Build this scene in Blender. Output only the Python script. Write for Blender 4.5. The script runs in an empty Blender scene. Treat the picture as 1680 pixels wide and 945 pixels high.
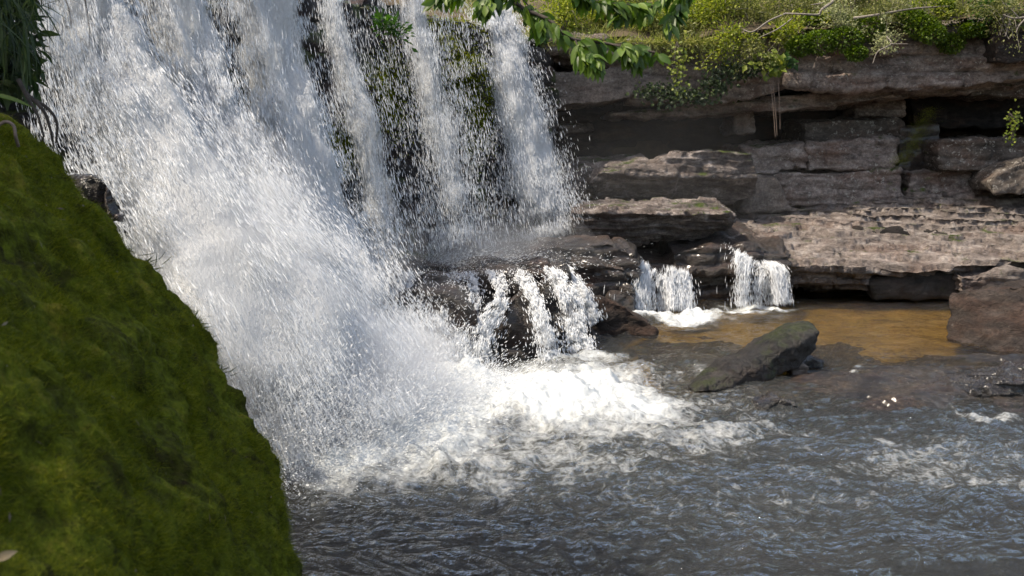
import bpy, bmesh, math, random
import numpy as np
from mathutils import Vector
R = math.radians
scene = bpy.context.scene
COL = scene.collection
rng = np.random.default_rng(7)
random.seed(7)

# ------------------------------------------------------------------ camera
PITCH = R(8.45); CAMZ = 2.5; FPX = 35 / 36 * 1680
cd = bpy.data.cameras.new('camera'); cam = bpy.data.objects.new('camera', cd); COL.objects.link(cam)
cam.location = (0, 0, CAMZ); cam.rotation_euler = (math.pi / 2 - PITCH, 0, 0)
cd.lens = 35; cd.sensor_width = 36; cd.clip_start = .05; cd.clip_end = 500
cd.dof.use_dof = True; cd.dof.focus_distance = 11.0; cd.dof.aperture_fstop = 7.1
scene.camera = cam
# ------------------------------------------------------------------ light
SUN_EL = 57.0
SDIR = Vector((-1.0, -0.35, 0)).normalized()          # horizontal direction towards the sun
sdir3 = Vector((SDIR.x * math.cos(R(SUN_EL)), SDIR.y * math.cos(R(SUN_EL)), math.sin(R(SUN_EL))))
w = bpy.data.worlds.new('World'); scene.world = w; w.use_nodes = True
nt = w.node_tree; bg = nt.nodes['Background']
sky = nt.nodes.new('ShaderNodeTexSky'); sky.sky_type = 'NISHITA'; sky.sun_disc = False
sky.sun_elevation = R(SUN_EL); sky.sun_rotation = math.atan2(SDIR.x, SDIR.y)
sky.air_density = 1.0; sky.dust_density = 2.5
nt.links.new(sky.outputs[0], bg.inputs[0]); bg.inputs[1].default_value = 0.15
sl = bpy.data.lights.new('sun', 'SUN'); so = bpy.data.objects.new('sun', sl); COL.objects.link(so)
sl.energy = 3.1; sl.angle = R(0.6); sl.color = (1, .95, .87)
so.rotation_euler = sdir3.to_track_quat('Z', 'Y').to_euler(); so.location = (-8, 5, 14)
scene.view_settings.view_transform = 'Standard'; scene.view_settings.look = 'None'
scene.view_settings.gamma = 1; scene.view_settings.exposure = 0.98
scene.view_settings.use_white_balance = True; scene.view_settings.white_balance_temperature = 7400
scene.render.engine = 'CYCLES'
cy = scene.cycles
cy.use_denoising = True; cy.denoiser = 'OPENIMAGEDENOISE'
cy.max_bounces = 8; cy.diffuse_bounces = 3; cy.glossy_bounces = 3; cy.transmission_bounces = 4
cy.transparent_max_bounces = 24; cy.volume_bounces = 2
cy.caustics_reflective = False; cy.caustics_refractive = False; cy.sample_clamp_indirect = 6

# ------------------------------------------------------------------ pixel design helpers (photo 1680x945)
cF = np.array([0, math.cos(PITCH), -math.sin(PITCH)]); cU = np.array([0, math.sin(PITCH), math.cos(PITCH)])
cO = np.array([0, 0, CAMZ])
def ray(px, py):
    return cF + (px - 840) / FPX * np.array([1., 0, 0]) + (472.5 - py) / FPX * cU
def aY(px, py, Y):
    d = ray(px, py); return cO + d * (Y / d[1])
def aZ(px, py, z):
    d = ray(px, py); return cO + d * ((z - CAMZ) / d[2])
def topx(P):
    q = P - cO; zf = q @ cF
    return 840 + FPX * q[:, 0] / zf, 472.5 - FPX * (q @ cU) / zf

# ------------------------------------------------------------------ noise
def _h(ix, iy, iz, seed=0):
    n = (ix.astype(np.int64) * 374761393 + iy.astype(np.int64) * 668265263 + iz.astype(np.int64) * 2147483647 + seed * 974711) & 0xffffffff
    n = ((n ^ (n >> 13)) * 1274126177) & 0xffffffff
    n = ((n ^ (n >> 16)) * 2246822519) & 0xffffffff
    return ((n ^ (n >> 15)) & 0xffffff) / float(0xffffff)
def noise(P, f=1.0, seed=0):
    Q = P * f
    i = np.floor(Q); t = Q - i; t = t * t * t * (t * (t * 6 - 15) + 10)
    ix, iy, iz = i[:, 0], i[:, 1], i[:, 2]; r = 0
    for dx in (0, 1):
        wx = t[:, 0] if dx else 1 - t[:, 0]
        for dy in (0, 1):
            wy = t[:, 1] if dy else 1 - t[:, 1]
            for dz in (0, 1):
                wz = t[:, 2] if dz else 1 - t[:, 2]
                r = r + wx * wy * wz * _h(ix + dx, iy + dy, iz + dz, seed)
    return r * 2 - 1
def fbm(P, f=1.0, octv=4, seed=0, gain=.5):
    a = 1; r = 0; n = 0
    for k in range(octv):
        r = r + a * noise(P, f, seed + k * 17); n += a; a *= gain; f *= 2.03
    return r / n * 1.5
def ridged(P, f=1.0, octv=3, seed=0):
    a = 1; r = 0; n = 0
    for k in range(octv):
        r = r + a * (1 - np.abs(noise(P, f, seed + k * 13)) * 2); n += a; a *= .5; f *= 2.1
    return r / n
def h1(c, seed=0): return _h(c, c * 0 + 3, c * 0 + 7, seed)
def sstep(a, b, x):
    t = np.clip((x - a) / (b - a), 0, 1); return t * t * (3 - 2 * t)

# ------------------------------------------------------------------ mesh helpers
def tag(o, label=None, cat=None, group=None, kind=None):
    if label: o['label'] = label
    if cat: o['category'] = cat
    if group: o['group'] = group
    if kind: o['kind'] = kind
    return o
def mkmesh(name, V, F, mat, parent=None, smooth=True, attrs=None, origin=None):
    """V (n,3) world coords; F (m,k) faces. Origin of a top-level object goes to its base."""
    V = np.asarray(V, float); F = np.asarray(F, np.int32)
    if parent is not None: org = np.array(parent['_org'])
    elif origin is not None: org = np.array(origin, float)
    else: org = np.array([(V[:, 0].min() + V[:, 0].max()) / 2, (V[:, 1].min() + V[:, 1].max()) / 2, V[:, 2].min()])
    me = bpy.data.meshes.new(name); n, k = F.shape
    me.vertices.add(len(V)); me.vertices.foreach_set('co', (V - org).ravel())
    me.loops.add(n * k); me.loops.foreach_set('vertex_index', F.ravel())
    me.polygons.add(n); me.polygons.foreach_set('loop_start', np.arange(0, n * k, k, dtype=np.int32))
    try: me.polygons.foreach_set('loop_total', np.full(n, k, dtype=np.int32))
    except Exception: pass
    me.polygons.foreach_set('use_smooth', np.full(n, smooth))
    if attrs:
        for an, av in attrs.items():
            a = me.attributes.new(an, 'FLOAT', 'POINT'); a.data.foreach_set('value', np.asarray(av, np.float32))
    me.update(calc_edges=True); me.materials.append(mat)
    o = bpy.data.objects.new(name, me); COL.objects.link(o)
    if parent is not None: o.parent = parent
    else: o.location = org; ORG[o.name] = org; o['_org'] = [float(a) for a in org]
    return o
ORG = {}
def empty(name, loc):
    o = bpy.data.objects.new(name, None); COL.objects.link(o); o.location = loc; o['_org'] = [float(a) for a in loc]
    o.empty_display_size = .2
    return o

def prism(poly, Yf, depth, dz=0.0, shrink=1.0, dx=0.0, Ys=None):
    """convex block: front outline drawn at distance Yf (per-vertex Ys allowed), pushed back by depth."""
    fr = [aY(p[0], p[1], (Ys[i] if Ys else Yf)) for i, p in enumerate(poly)]
    c = sum(fr) / len(fr)
    bk = [c + (f - c) * shrink + np.array([dx, depth, dz]) for f in fr]
    return fr + bk
def box(x0, x1, y0, y1, z0, z1):
    return [np.array([x, y, z]) for x in (x0, x1) for y in (y0, y1) for z in (z0, z1)]
def remeshed(hulls, voxel):
    bm = bmesh.new()
    for h in hulls:
        vs = [bm.verts.new(tuple(p)) for p in h]
        r = bmesh.ops.convex_hull(bm, input=vs)
        junk = [g for g in r['geom_interior'] if isinstance(g, bmesh.types.BMVert)] + [g for g in r['geom_unused'] if isinstance(g, bmesh.types.BMVert)]
        bmesh.ops.delete(bm, geom=list(set(junk)), context='VERTS')
    bmesh.ops.recalc_face_normals(bm, faces=bm.faces)
    me = bpy.data.meshes.new('tmp'); bm.to_mesh(me); bm.free()
    o = bpy.data.objects.new('tmp', me); COL.objects.link(o)
    m = o.modifiers.new('r', 'REMESH'); m.mode = 'VOXEL'; m.voxel_size = voxel
    dg = bpy.context.evaluated_depsgraph_get(); dg.update()
    e = o.evaluated_get(dg).to_mesh()
    n = len(e.vertices); V = np.empty(n * 3); e.vertices.foreach_get('co', V); V = V.reshape(-1, 3)
    F = np.empty(len(e.polygons) * 4, np.int32)
    e.polygons.foreach_get('vertices', F); F = F.reshape(-1, 4)
    bpy.data.objects.remove(o); bpy.data.meshes.remove(me)
    return V, F
def vnormals(V, F):
    a = V[F[:, 2]] - V[F[:, 0]]; b = V[F[:, 3 if F.shape[1] == 4 else 1]] - V[F[:, 1 if F.shape[1] == 4 else 0]]
    if F.shape[1] == 4: fn = np.cross(a, b)
    else: fn = np.cross(V[F[:, 1]] - V[F[:, 0]], V[F[:, 2]] - V[F[:, 0]])
    N = np.zeros_like(V)
    for k in range(F.shape[1]): 
        for c in range(3): N[:, c] += np.bincount(F[:, k], weights=fn[:, c], minlength=len(V))
    l = np.linalg.norm(N, axis=1, keepdims=True); l[l == 0] = 1
    return N / l
def smooth_mesh(V, F, it):
    for _ in range(it):
        S = np.zeros_like(V); cnt = np.zeros(len(V))
        for k in range(4):
            a, b = F[:, k], F[:, (k + 1) % 4]
            cnt += np.bincount(a, minlength=len(V)) + np.bincount(b, minlength=len(V))
            for c in range(3):
                S[:, c] += np.bincount(a, weights=V[b, c], minlength=len(V)) + np.bincount(b, weights=V[a, c], minlength=len(V))
        V = V * .4 + .6 * S / cnt[:, None]
    return V
def strata_disp(V, amp, th, L, seed=0, tilt=0.0):
    zz = V[:, 2] + .10 * noise(V, .5, seed) + .03 * noise(V, 2.0, seed + 1) + tilt * V[:, 0]
    h = zz / th + 1.2 * noise(V * np.array([.3, .3, 1]), .6, seed + 5)
    c = np.floor(h); fr = h - c
    L_ = L * (.6 + h1(c, seed + 2))
    q = (V[:, 0] + .8 * V[:, 1] + h1(c, seed + 9) * 7 + .12 * noise(V, 1.3, seed + 3)) / L_
    cq = np.floor(q); fq = q - cq
    off = (_h(c, cq, c * 0 + 1, seed + 4) - .5) * 2 * amp
    g = np.exp(-(np.minimum(fr, 1 - fr) * th / .025) ** 2) + .8 * np.exp(-(np.minimum(fq, 1 - fq) * L_ / .03) ** 2)
    return off - g * (amp * .7 + .015)
def rock(name, hulls, mat, voxel=.04, big=(.08, 1.2), mid=(.03, 4), fine=(.010, 14), strata=None, terrace=None, sm=2, seed=0, parent=None, ridge=0.0, step=.03):
    V, F = remeshed(hulls, voxel)
    V = smooth_mesh(V, F, sm); N = vnormals(V, F)
    d = big[0] * fbm(V, big[1], 3, seed) + mid[0] * fbm(V, mid[1], 3, seed + 40)
    d = d + fine[0] * fbm(V, fine[1], 3, seed + 80)
    if strata: d = d + strata_disp(V, strata[0], strata[1], strata[2], seed)
    d = d + step * (np.floor(fbm(V * np.array([1, 1, 1.5]), 2.0, 3, seed + 21) * 3.5) / 3.5 + .5 * np.floor(fbm(V, 5.5, 2, seed + 23) * 3) / 3)
    if ridge: d = d + ridge * (ridged(V * np.array([1, 1, 2.2]), 1.8, 3, seed + 9) - .3)
    V = V + N * d[:, None]
    if terrace:
        yj = .12
        th, k = terrace
        wz = .06 * fbm(V * np.array([.7, 1.3, .5]), 1.8, 4, seed + 11) + .03 * V[:, 0]
        h = (V[:, 2] + wz) / th; c = np.floor(h); fr = h - c
        V[:, 2] = V[:, 2] * (1 - k) + k * ((c + sstep(.74, 1, fr)) * th - wz)
        V[:, 1] += (h1(c, seed + 31) - .5) * yj * sstep(.1, .4, fr) + .03 * noise(V, 5, seed + 33)
        V[:, 2] += fine[0] * .7 * fbm(V * np.array([.5, 1.6, .3]), fine[1] * 1.2, 3, seed + 13)
    return mkmesh(name, V, F, mat, parent)

def tube(pts, rad, ns=6):
    pts = np.asarray(pts, float); n = len(pts)
    T = np.gradient(pts, axis=0); T /= np.linalg.norm(T, axis=1, keepdims=True) + 1e-9
    ref = np.array([.3, .2, .93]) if abs(T[0] @ np.array([.3, .2, .93])) < .9 else np.array([1., 0, 0])
    A = np.cross(T, ref); A /= np.linalg.norm(A, axis=1, keepdims=True) + 1e-9
    B = np.cross(T, A); rad = np.broadcast_to(np.asarray(rad, float), (n,))
    ang = np.arange(ns) * 2 * math.pi / ns
    V = (pts[:, None] + rad[:, None, None] * (np.cos(ang)[None, :, None] * A[:, None] + np.sin(ang)[None, :, None] * B[:, None])).reshape(-1, 3)
    i = np.arange(n - 1)[:, None] * ns; j = np.arange(ns)[None]; j2 = (j + 1) % ns
    F = np.stack([i + j, i + j2, i + ns + j2, i + ns + j], -1).reshape(-1, 4)
    return V, F
def spline(P, n):
    P = np.asarray(P, float); m = len(P)
    if m < 3: 
        t = np.linspace(0, 1, n)[:, None]; return P[0] * (1 - t) + P[-1] * t
    Q = np.vstack([2 * P[0] - P[1], P, 2 * P[-1] - P[-2]])
    t = np.linspace(0, m - 1 - 1e-6, n); i = t.astype(int); u = (t - i)[:, None]
    a, b, c, d = Q[i], Q[i + 1], Q[i + 2], Q[i + 3]
    return .5 * (2 * b + (c - a) * u + (2 * a - 5 * b + 4 * c - d) * u ** 2 + (3 * b - a - 3 * c + d) * u ** 3)
def merge(parts):
    Vs, Fs, o = [], [], 0
    for V, F in parts: Vs.append(V); Fs.append(F + o); o += len(V)
    return np.vstack(Vs), np.vstack(Fs)
def unit(a): return a / (np.linalg.norm(a, axis=-1, keepdims=True) + 1e-9)
def leaves(pos, d, up, L, W, seg=2, fold=.25, droop=.25):
    """folded pointed leaves: pos, direction, approximate upper side"""
    n = len(pos); d = unit(d); s = unit(np.cross(d, up)); u = np.cross(s, d)
    L = np.broadcast_to(L, (n,))[:, None]; W = np.broadcast_to(W, (n,))[:, None]
    rows = []
    for k in range(seg + 1):
        t = k / seg; wd = math.sin(math.pi * min(1, (t * .92 + .04)) ** .85) if 0 < k < seg else (.12 if k == 0 else .02)
        c = pos + d * L * t - u * L * droop * t * t
        e = u * W * fold * wd
        rows += [c - s * W * wd * .5 + e, c, c + s * W * wd * .5 + e]
    V = np.stack(rows, 1); m = V.shape[1]; f = []
    for k in range(seg):
        a = 3 * k; f += [[a, a + 1, a + 4, a + 3], [a + 1, a + 2, a + 5, a + 4]]
    F = (np.array(f)[None] + (np.arange(n) * m)[:, None, None]).reshape(-1, 4)
    return V.reshape(-1, 3), F
def rdir(n, zbias=0.0):
    v = rng.normal(size=(n, 3)); v[:, 2] += zbias; return unit(v)
def streaks(c, d, L, r):
    """thin three-sided water streaks"""
    n = len(c); d = unit(d); ref = unit(rng.normal(size=(n, 3))); a = unit(np.cross(d, ref)); b = np.cross(d, a)
    L = np.broadcast_to(L, (n,))[:, None]; r = np.broadcast_to(r, (n,))[:, None]
    V = [c - d * L * .5, c + d * L * .5]
    m = c + d * L * .12
    for k in range(3):
        an = k * 2.0944; V.append(m + r * (math.cos(an) * a + math.sin(an) * b))
    V = np.stack(V, 1).reshape(-1, 3)
    f = np.array([[0, 2, 3], [0, 3, 4], [0, 4, 2], [1, 3, 2], [1, 4, 3], [1, 2, 4]])
    return V, (f[None] + (np.arange(n) * 5)[:, None, None]).reshape(-1, 3)

# ------------------------------------------------------------------ materials
def newmat(name):
    m = bpy.data.materials.new(name); m.use_nodes = True; nt = m.node_tree; nt.nodes.clear()
    out = nt.nodes.new('ShaderNodeOutputMaterial')
    def N(t, **k):
        n = nt.nodes.new('ShaderNode' + t)
        for a, b in k.items():
            if a.startswith('i_'):
                key = a[2:]; key = int(key) if key.isdigit() else key.replace('_', ' ')
                n.inputs[key].default_value = b
            else: setattr(n, a, b)
        return n
    def Lk(a, b): nt.links.new(a, b)
    return m, nt, out, N, Lk
def ramp(N, Lk, src, stops, interp='LINEAR'):
    r = N('ValToRGB'); cr = r.color_ramp; cr.interpolation = interp
    while len(cr.elements) > 1: cr.elements.remove(cr.elements[-1])
    cr.elements[0].position = stops[0][0]; cr.elements[0].color = (*stops[0][1], 1) if len(stops[0][1]) == 3 else stops[0][1]
    for p, c in stops[1:]:
        e = cr.elements.new(p); e.color = (*c, 1)
    Lk(src, r.inputs[0]); return r
def g3(v): return (v, v, v)
def mixc(N, Lk, fac, a, b, bt='MIX'):
    m = N('Mix', data_type='RGBA', blend_type=bt)
    if isinstance(fac, (int, float)): m.inputs[0].default_value = fac
    else: Lk(fac, m.inputs[0])
    for s, i in ((a, 6), (b, 7)):
        if isinstance(s, tuple): m.inputs[i].default_value = (*s, 1)
        else: Lk(s, m.inputs[i])
    return m.outputs[2]
def noisen(N, Lk, vec, sc, det=5, rough=.6, dist=0.0):
    n = N('TexNoise'); n.inputs['Scale'].default_value = sc; n.inputs['Detail'].default_value = det
    n.inputs['Roughness'].default_value = rough; n.inputs['Distortion'].default_value = dist
    Lk(vec, n.inputs['Vector']); return n.outputs[0]
def mapping(N, Lk, src, scale=(1, 1, 1), rot=(0, 0, 0), loc=(0, 0, 0)):
    m = N('Mapping'); m.inputs['Scale'].default_value = scale; m.inputs['Rotation'].default_value = rot; m.inputs['Location'].default_value = loc
    Lk(src, m.inputs['Vector']); return m.outputs[0]
def math_(N, Lk, op, a, b=None, clamp=False):
    m = N('Math', operation=op, use_clamp=clamp)
    for i, s in enumerate((a, b)):
        if s is None: continue
        if isinstance(s, (int, float)): m.inputs[i].default_value = s
        else: Lk(s, m.inputs[i])
    return m.outputs[0]
def rockmat(name, dark, midc, light, lichen=.3, moss=0.0, rough=.85, bump=.6, layer=.4, red=.3, spec=.3, mossc=((.02, .035, .005), (.07, .10, .012)), lsc=9, speck=1.0, coat=0.0):
    m, nt, out, N, Lk = newmat(name)
    g = N('NewGeometry'); P = g.outputs['Position']
    Pl = mapping(N, Lk, P, (1, 1, 2.6))
    n1 = noisen(N, Lk, P, 1.7, 6, .65); n2 = noisen(N, Lk, Pl, 3.0, 7, .7, .4); n3 = noisen(N, Lk, P, 22, 5, .75)
    c = ramp(N, Lk, n2, [(.32, dark), (.5, midc), (.68, light)]).outputs[0]
    c = mixc(N, Lk, .55, c, ramp(N, Lk, n1, [(.3, g3(.25)), (.5, g3(.55)), (.7, g3(1.0))]).outputs[0], 'MULTIPLY')
    if red:
        rn = noisen(N, Lk, mapping(N, Lk, P, (1, 1, 3), loc=(7, 2, 1)), 1.1, 4, .6)
        c = mixc(N, Lk, math_(N, Lk, 'MULTIPLY', ramp(N, Lk, rn, [(.5, g3(0)), (.68, g3(1))]).outputs[0], red), c, (.17, .085, .055))
    c = mixc(N, Lk, .8 * speck, c, ramp(N, Lk, n3, [(.3, g3(.28)), (.5, g3(.95)), (.7, g3(1.6))]).outputs[0], 'MULTIPLY')
    if lichen:
        v = N('TexVoronoi'); v.inputs['Scale'].default_value = lsc; v.inputs['Randomness'].default_value = 1
        dv = N('VectorMath', operation='ADD'); Lk(P, dv.inputs[0])
        nn = N('TexNoise'); nn.inputs['Scale'].default_value = 14; Lk(P, nn.inputs['Vector'])
        sc_ = N('VectorMath', operation='SCALE'); Lk(nn.outputs['Color'], sc_.inputs[0]); sc_.inputs['Scale'].default_value = .22; Lk(sc_.outputs[0], dv.inputs[1])
        Lk(dv.outputs[0], v.inputs['Vector'])
        spots = ramp(N, Lk, v.outputs['Distance'], [(.22, g3(1)), (.36, g3(0))]).outputs[0]
        patch = ramp(N, Lk, noisen(N, Lk, P, 1.3, 6, .7), [(.62 - .3 * lichen, g3(0)), (.75 - .3 * lichen, g3(1))]).outputs[0]
        fine = ramp(N, Lk, noisen(N, Lk, P, 30, 3, .6), [(.4, g3(0)), (.6, g3(1))]).outputs[0]
        f = math_(N, Lk, 'MULTIPLY', math_(N, Lk, 'MULTIPLY', spots, patch), fine)
        c = mixc(N, Lk, math_(N, Lk, 'MULTIPLY', f, .8), c, (.42, .40, .36))
    if moss:
        mz = N('SeparateXYZ'); Lk(g.outputs['Normal'], mz.inputs[0])
        mm = math_(N, Lk, 'ADD', math_(N, Lk, 'MULTIPLY', mz.outputs[2], .12), noisen(N, Lk, P, 1.6, 7, .7))
        mf = ramp(N, Lk, mm, [(.66 - .3 * moss, g3(0)), (.74 - .3 * moss, g3(1))]).outputs[0]
        mc = ramp(N, Lk, noisen(N, Lk, P, 12, 5, .7), [(.35, mossc[0]), (.65, mossc[1])]).outputs[0]
        c = mixc(N, Lk, mf, c, mc)
    b = N('BsdfPrincipled'); Lk(c, b.inputs['Base Color'])
    rr = ramp(N, Lk, n3, [(.3, g3(max(.05, rough - .15))), (.7, g3(min(1, rough + .1)))]).outputs[0]; Lk(rr, b.inputs['Roughness'])
    b.inputs['Specular IOR Level'].default_value = spec
    if coat: b.inputs['Coat Weight'].default_value = coat; b.inputs['Coat Roughness'].default_value = .2
    hN = math_(N, Lk, 'ADD', math_(N, Lk, 'MULTIPLY', noisen(N, Lk, Pl, 7, 8, .75, .3), layer), math_(N, Lk, 'MULTIPLY', noisen(N, Lk, P, 16, 8, .8), 1 - layer * .5))
    vv = N('TexVoronoi', feature='DISTANCE_TO_EDGE'); vv.inputs['Scale'].default_value = 5; Lk(mapping(N, Lk, P, (1, 1, 2.5)), vv.inputs['Vector'])
    cr = ramp(N, Lk, vv.outputs[0], [(0, g3(0)), (.05, g3(.15))]).outputs[0]
    hN = math_(N, Lk, 'ADD', hN, cr)
    bp = N('Bump'); bp.inputs['Strength'].default_value = bump; bp.inputs['Distance'].default_value = .10; Lk(hN, bp.inputs['Height']); Lk(bp.outputs[0], b.inputs['Normal'])
    Lk(b.outputs[0], out.inputs[0]); return m
def leafmat(name, c0, c1, c2, trans=.45, gloss=.35, sc=3.0):
    m, nt, out, N, Lk = newmat(name)
    g = N('NewGeometry')
    f = math_(N, Lk, 'ADD', math_(N, Lk, 'MULTIPLY', g.outputs['Random Per Island'], .55), math_(N, Lk, 'MULTIPLY', noisen(N, Lk, g.outputs['Position'], sc, 3, .6), .5))
    c = ramp(N, Lk, f, [(.2, c0), (.5, c1), (.85, c2)]).outputs[0]
    b = N('BsdfPrincipled'); Lk(c, b.inputs['Base Color']); b.inputs['Roughness'].default_value = .45; b.inputs['Specular IOR Level'].default_value = gloss
    t = N('BsdfTranslucent'); hs = N('HueSaturation', i_Value=1.5, i_Saturation=1.1); Lk(c, hs.inputs['Color']); Lk(hs.outputs[0], t.inputs[0])
    mx = N('MixShader', i_0=trans); Lk(b.outputs[0], mx.inputs[1]); Lk(t.outputs[0], mx.inputs[2]); Lk(mx.outputs[0], out.inputs[0]); return m
def plain(name, c0, c1, rough=.8, sc=20, bump=.3):
    m, nt, out, N, Lk = newmat(name); g = N('NewGeometry')
    n = noisen(N, Lk, g.outputs['Position'], sc, 5, .7)
    b = N('BsdfPrincipled'); Lk(ramp(N, Lk, n, [(.3, c0), (.7, c1)]).outputs[0], b.inputs['Base Color']); b.inputs['Roughness'].default_value = rough
    bp = N('Bump'); bp.inputs['Strength'].default_value = bump; bp.inputs['Distance'].default_value = .01; Lk(n, bp.inputs['Height']); Lk(bp.outputs[0], b.inputs['Normal'])
    Lk(b.outputs[0], out.inputs[0]); return m
def spraymat(name, alpha=1.0, trans=.45, col=(.88, .90, .92)):
    m, nt, out, N, Lk = newmat(name)
    d = N('BsdfDiffuse'); d.inputs[0].default_value = (*col, 1)
    t = N('BsdfTranslucent'); t.inputs[0].default_value = (*col, 1)
    a = N('MixShader', i_0=trans); Lk(d.outputs[0], a.inputs[1]); Lk(t.outputs[0], a.inputs[2])
    gl = N('BsdfGlossy'); gl.inputs['Roughness'].default_value = .5
    b = N('MixShader', i_0=.04); Lk(a.outputs[0], b.inputs[1]); Lk(gl.outputs[0], b.inputs[2])
    sh = b.outputs[0]
    if alpha < 1:
        tr = N('BsdfTransparent'); c = N('MixShader', i_0=alpha); Lk(tr.outputs[0], c.inputs[1]); Lk(sh, c.inputs[2]); sh = c.outputs[0]
    Lk(sh, out.inputs[0]); return m
def sheetmat(name):
    """falling water: white broken sheet, holes from noise stretched along the flow (attributes su across, sv along, sa cover)"""
    m, nt, out, N, Lk = newmat(name)
    au = N('Attribute', attribute_name='su'); av = N('Attribute', attribute_name='sv'); aa = N('Attribute', attribute_name='sa')
    cx = N('CombineXYZ'); Lk(au.outputs['Fac'], cx.inputs[0]); Lk(av.outputs['Fac'], cx.inputs[1])
    g = N('NewGeometry')
    n1 = noisen(N, Lk, mapping(N, Lk, cx.outputs[0], (11, 1.8, 1)), 1.0, 7, .72, .5)
    n2 = noisen(N, Lk, mapping(N, Lk, cx.outputs[0], (70, 16, 1)), 1.0, 4, .7, .3)
    f = math_(N, Lk, 'ADD', math_(N, Lk, 'MULTIPLY', n1, .5), math_(N, Lk, 'MULTIPLY', n2, .5))
    f = math_(N, Lk, 'ADD', f, math_(N, Lk, 'SUBTRACT', aa.outputs['Fac'], .72))
    f = ramp(N, Lk, f, [(.2, g3(0)), (.46, g3(.9))]).outputs[0]
    d = N('BsdfDiffuse'); d.inputs[0].default_value = (.90, .92, .94, 1)
    t = N('BsdfTranslucent'); t.inputs[0].default_value = (.90, .92, .94, 1)
    bp = N('Bump'); bp.inputs['Strength'].default_value = .7; bp.inputs['Distance'].default_value = .10; Lk(n2, bp.inputs['Height']); Lk(bp.outputs[0], d.inputs['Normal'])
    a = N('MixShader', i_0=.45); Lk(d.outputs[0], a.inputs[1]); Lk(t.outputs[0], a.inputs[2])
    tr = N('BsdfTransparent'); c = N('MixShader'); Lk(f, c.inputs[0]); Lk(tr.outputs[0], c.inputs[1]); Lk(a.outputs[0], c.inputs[2])
    Lk(c.outputs[0], out.inputs[0]); return m
def watermat(name):
    m, nt, out, N, Lk = newmat(name)
    g = N('NewGeometry'); P = g.outputs['Position']
    am = N('Attribute', attribute_name='foam').outputs['Fac']
    Pw = mapping(N, Lk, P, (1, 1.5, 1))
    b1 = noisen(N, Lk, Pw, 6, 7, .62, .9); b2 = noisen(N, Lk, Pw, 24, 4, .65, .6)
    h = math_(N, Lk, 'ADD', b1, math_(N, Lk, 'MULTIPLY', b2, .35))
    bp = N('Bump'); bp.inputs['Strength'].default_value = 1.0; bp.inputs['Distance'].default_value = .11; Lk(h, bp.inputs['Height'])
    fr = N('Fresnel', i_IOR=1.5); Lk(bp.outputs[0], fr.inputs['Normal'])
    tr = N('BsdfTransparent'); Lk(mixc(N, Lk, N('Attribute', attribute_name='deep').outputs['Fac'], (.95, .80, .40), (.16, .14, .10)), tr.inputs[0])
    gl = N('BsdfGlossy'); gl.inputs['Roughness'].default_value = .04; gl.inputs[0].default_value = (1, .97, .92, 1); Lk(bp.outputs[0], gl.inputs['Normal'])
    wtr = N('MixShader'); Lk(math_(N, Lk, 'MULTIPLY', fr.outputs[0], 1.5, True), wtr.inputs[0]); Lk(tr.outputs[0], wtr.inputs[1]); Lk(gl.outputs[0], wtr.inputs[2])
    mk = N('BsdfDiffuse'); mk.inputs[0].default_value = (.30, .33, .33, 1); mw = N('MixShader'); Lk(math_(N, Lk, 'ADD', math_(N, Lk, 'MULTIPLY', N('Attribute', attribute_name='deep').outputs['Fac'], .015), math_(N, Lk, 'MULTIPLY', am, .12), True), mw.inputs[0])
    Lk(wtr.outputs[0], mw.inputs[1]); Lk(mk.outputs[0], mw.inputs[2]); wtr = mw
    # foam: lace of bubbles
    vn = N('TexVoronoi', feature='DISTANCE_TO_EDGE'); vn.inputs['Scale'].default_value = 10
    dd = N('VectorMath', operation='ADD'); nn = N('TexNoise'); nn.inputs['Scale'].default_value = 4; nn.inputs['Detail'].default_value = 5; Lk(P, nn.inputs['Vector'])
    sc_ = N('VectorMath', operation='SCALE'); Lk(nn.outputs['Color'], sc_.inputs[0]); sc_.inputs['Scale'].default_value = .5; Lk(P, dd.inputs[0]); Lk(sc_.outputs[0], dd.inputs[1]); Lk(dd.outputs[0], vn.inputs['Vector'])
    lace = ramp(N, Lk, vn.outputs[0], [(0, g3(1)), (.28, g3(0))]).outputs[0]
    fn = noisen(N, Lk, P, 6, 9, .78, .6)
    ff = math_(N, Lk, 'ADD', math_(N, Lk, 'MULTIPLY', lace, .15), math_(N, Lk, 'MULTIPLY', fn, 1.12))
    ff = math_(N, Lk, 'ADD', ff, math_(N, Lk, 'SUBTRACT', math_(N, Lk, 'MULTIPLY', am, 1.05), 1.0))
    ff = ramp(N, Lk, ff, [(.0, g3(0)), (.25, g3(.4)), (.6, g3(1))]).outputs[0]
    fd = N('BsdfPrincipled'); fd.inputs['Base Color'].default_value = (.58, .61, .62, 1); fd.inputs['Roughness'].default_value = .5
    fb = N('Bump'); fb.inputs['Strength'].default_value = .8; fb.inputs['Distance'].default_value = .05; Lk(fn, fb.inputs['Height']); Lk(fb.outputs[0], fd.inputs['Normal'])
    mx = N('MixShader'); Lk(ff, mx.inputs[0]); Lk(wtr.outputs[0], mx.inputs[1]); Lk(fd.outputs[0], mx.inputs[2])
    Lk(mx.outputs[0], out.inputs[0]); return m
def mistmat(name, dens):
    m, nt, out, N, Lk = newmat(name)
    v = N('VolumePrincipled'); v.inputs['Color'].default_value = (.97, .98, 1, 1); v.inputs['Density'].default_value = dens; v.inputs['Anisotropy'].default_value = .2
    Lk(v.outputs[0], out.inputs['Volume']); return m

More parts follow.
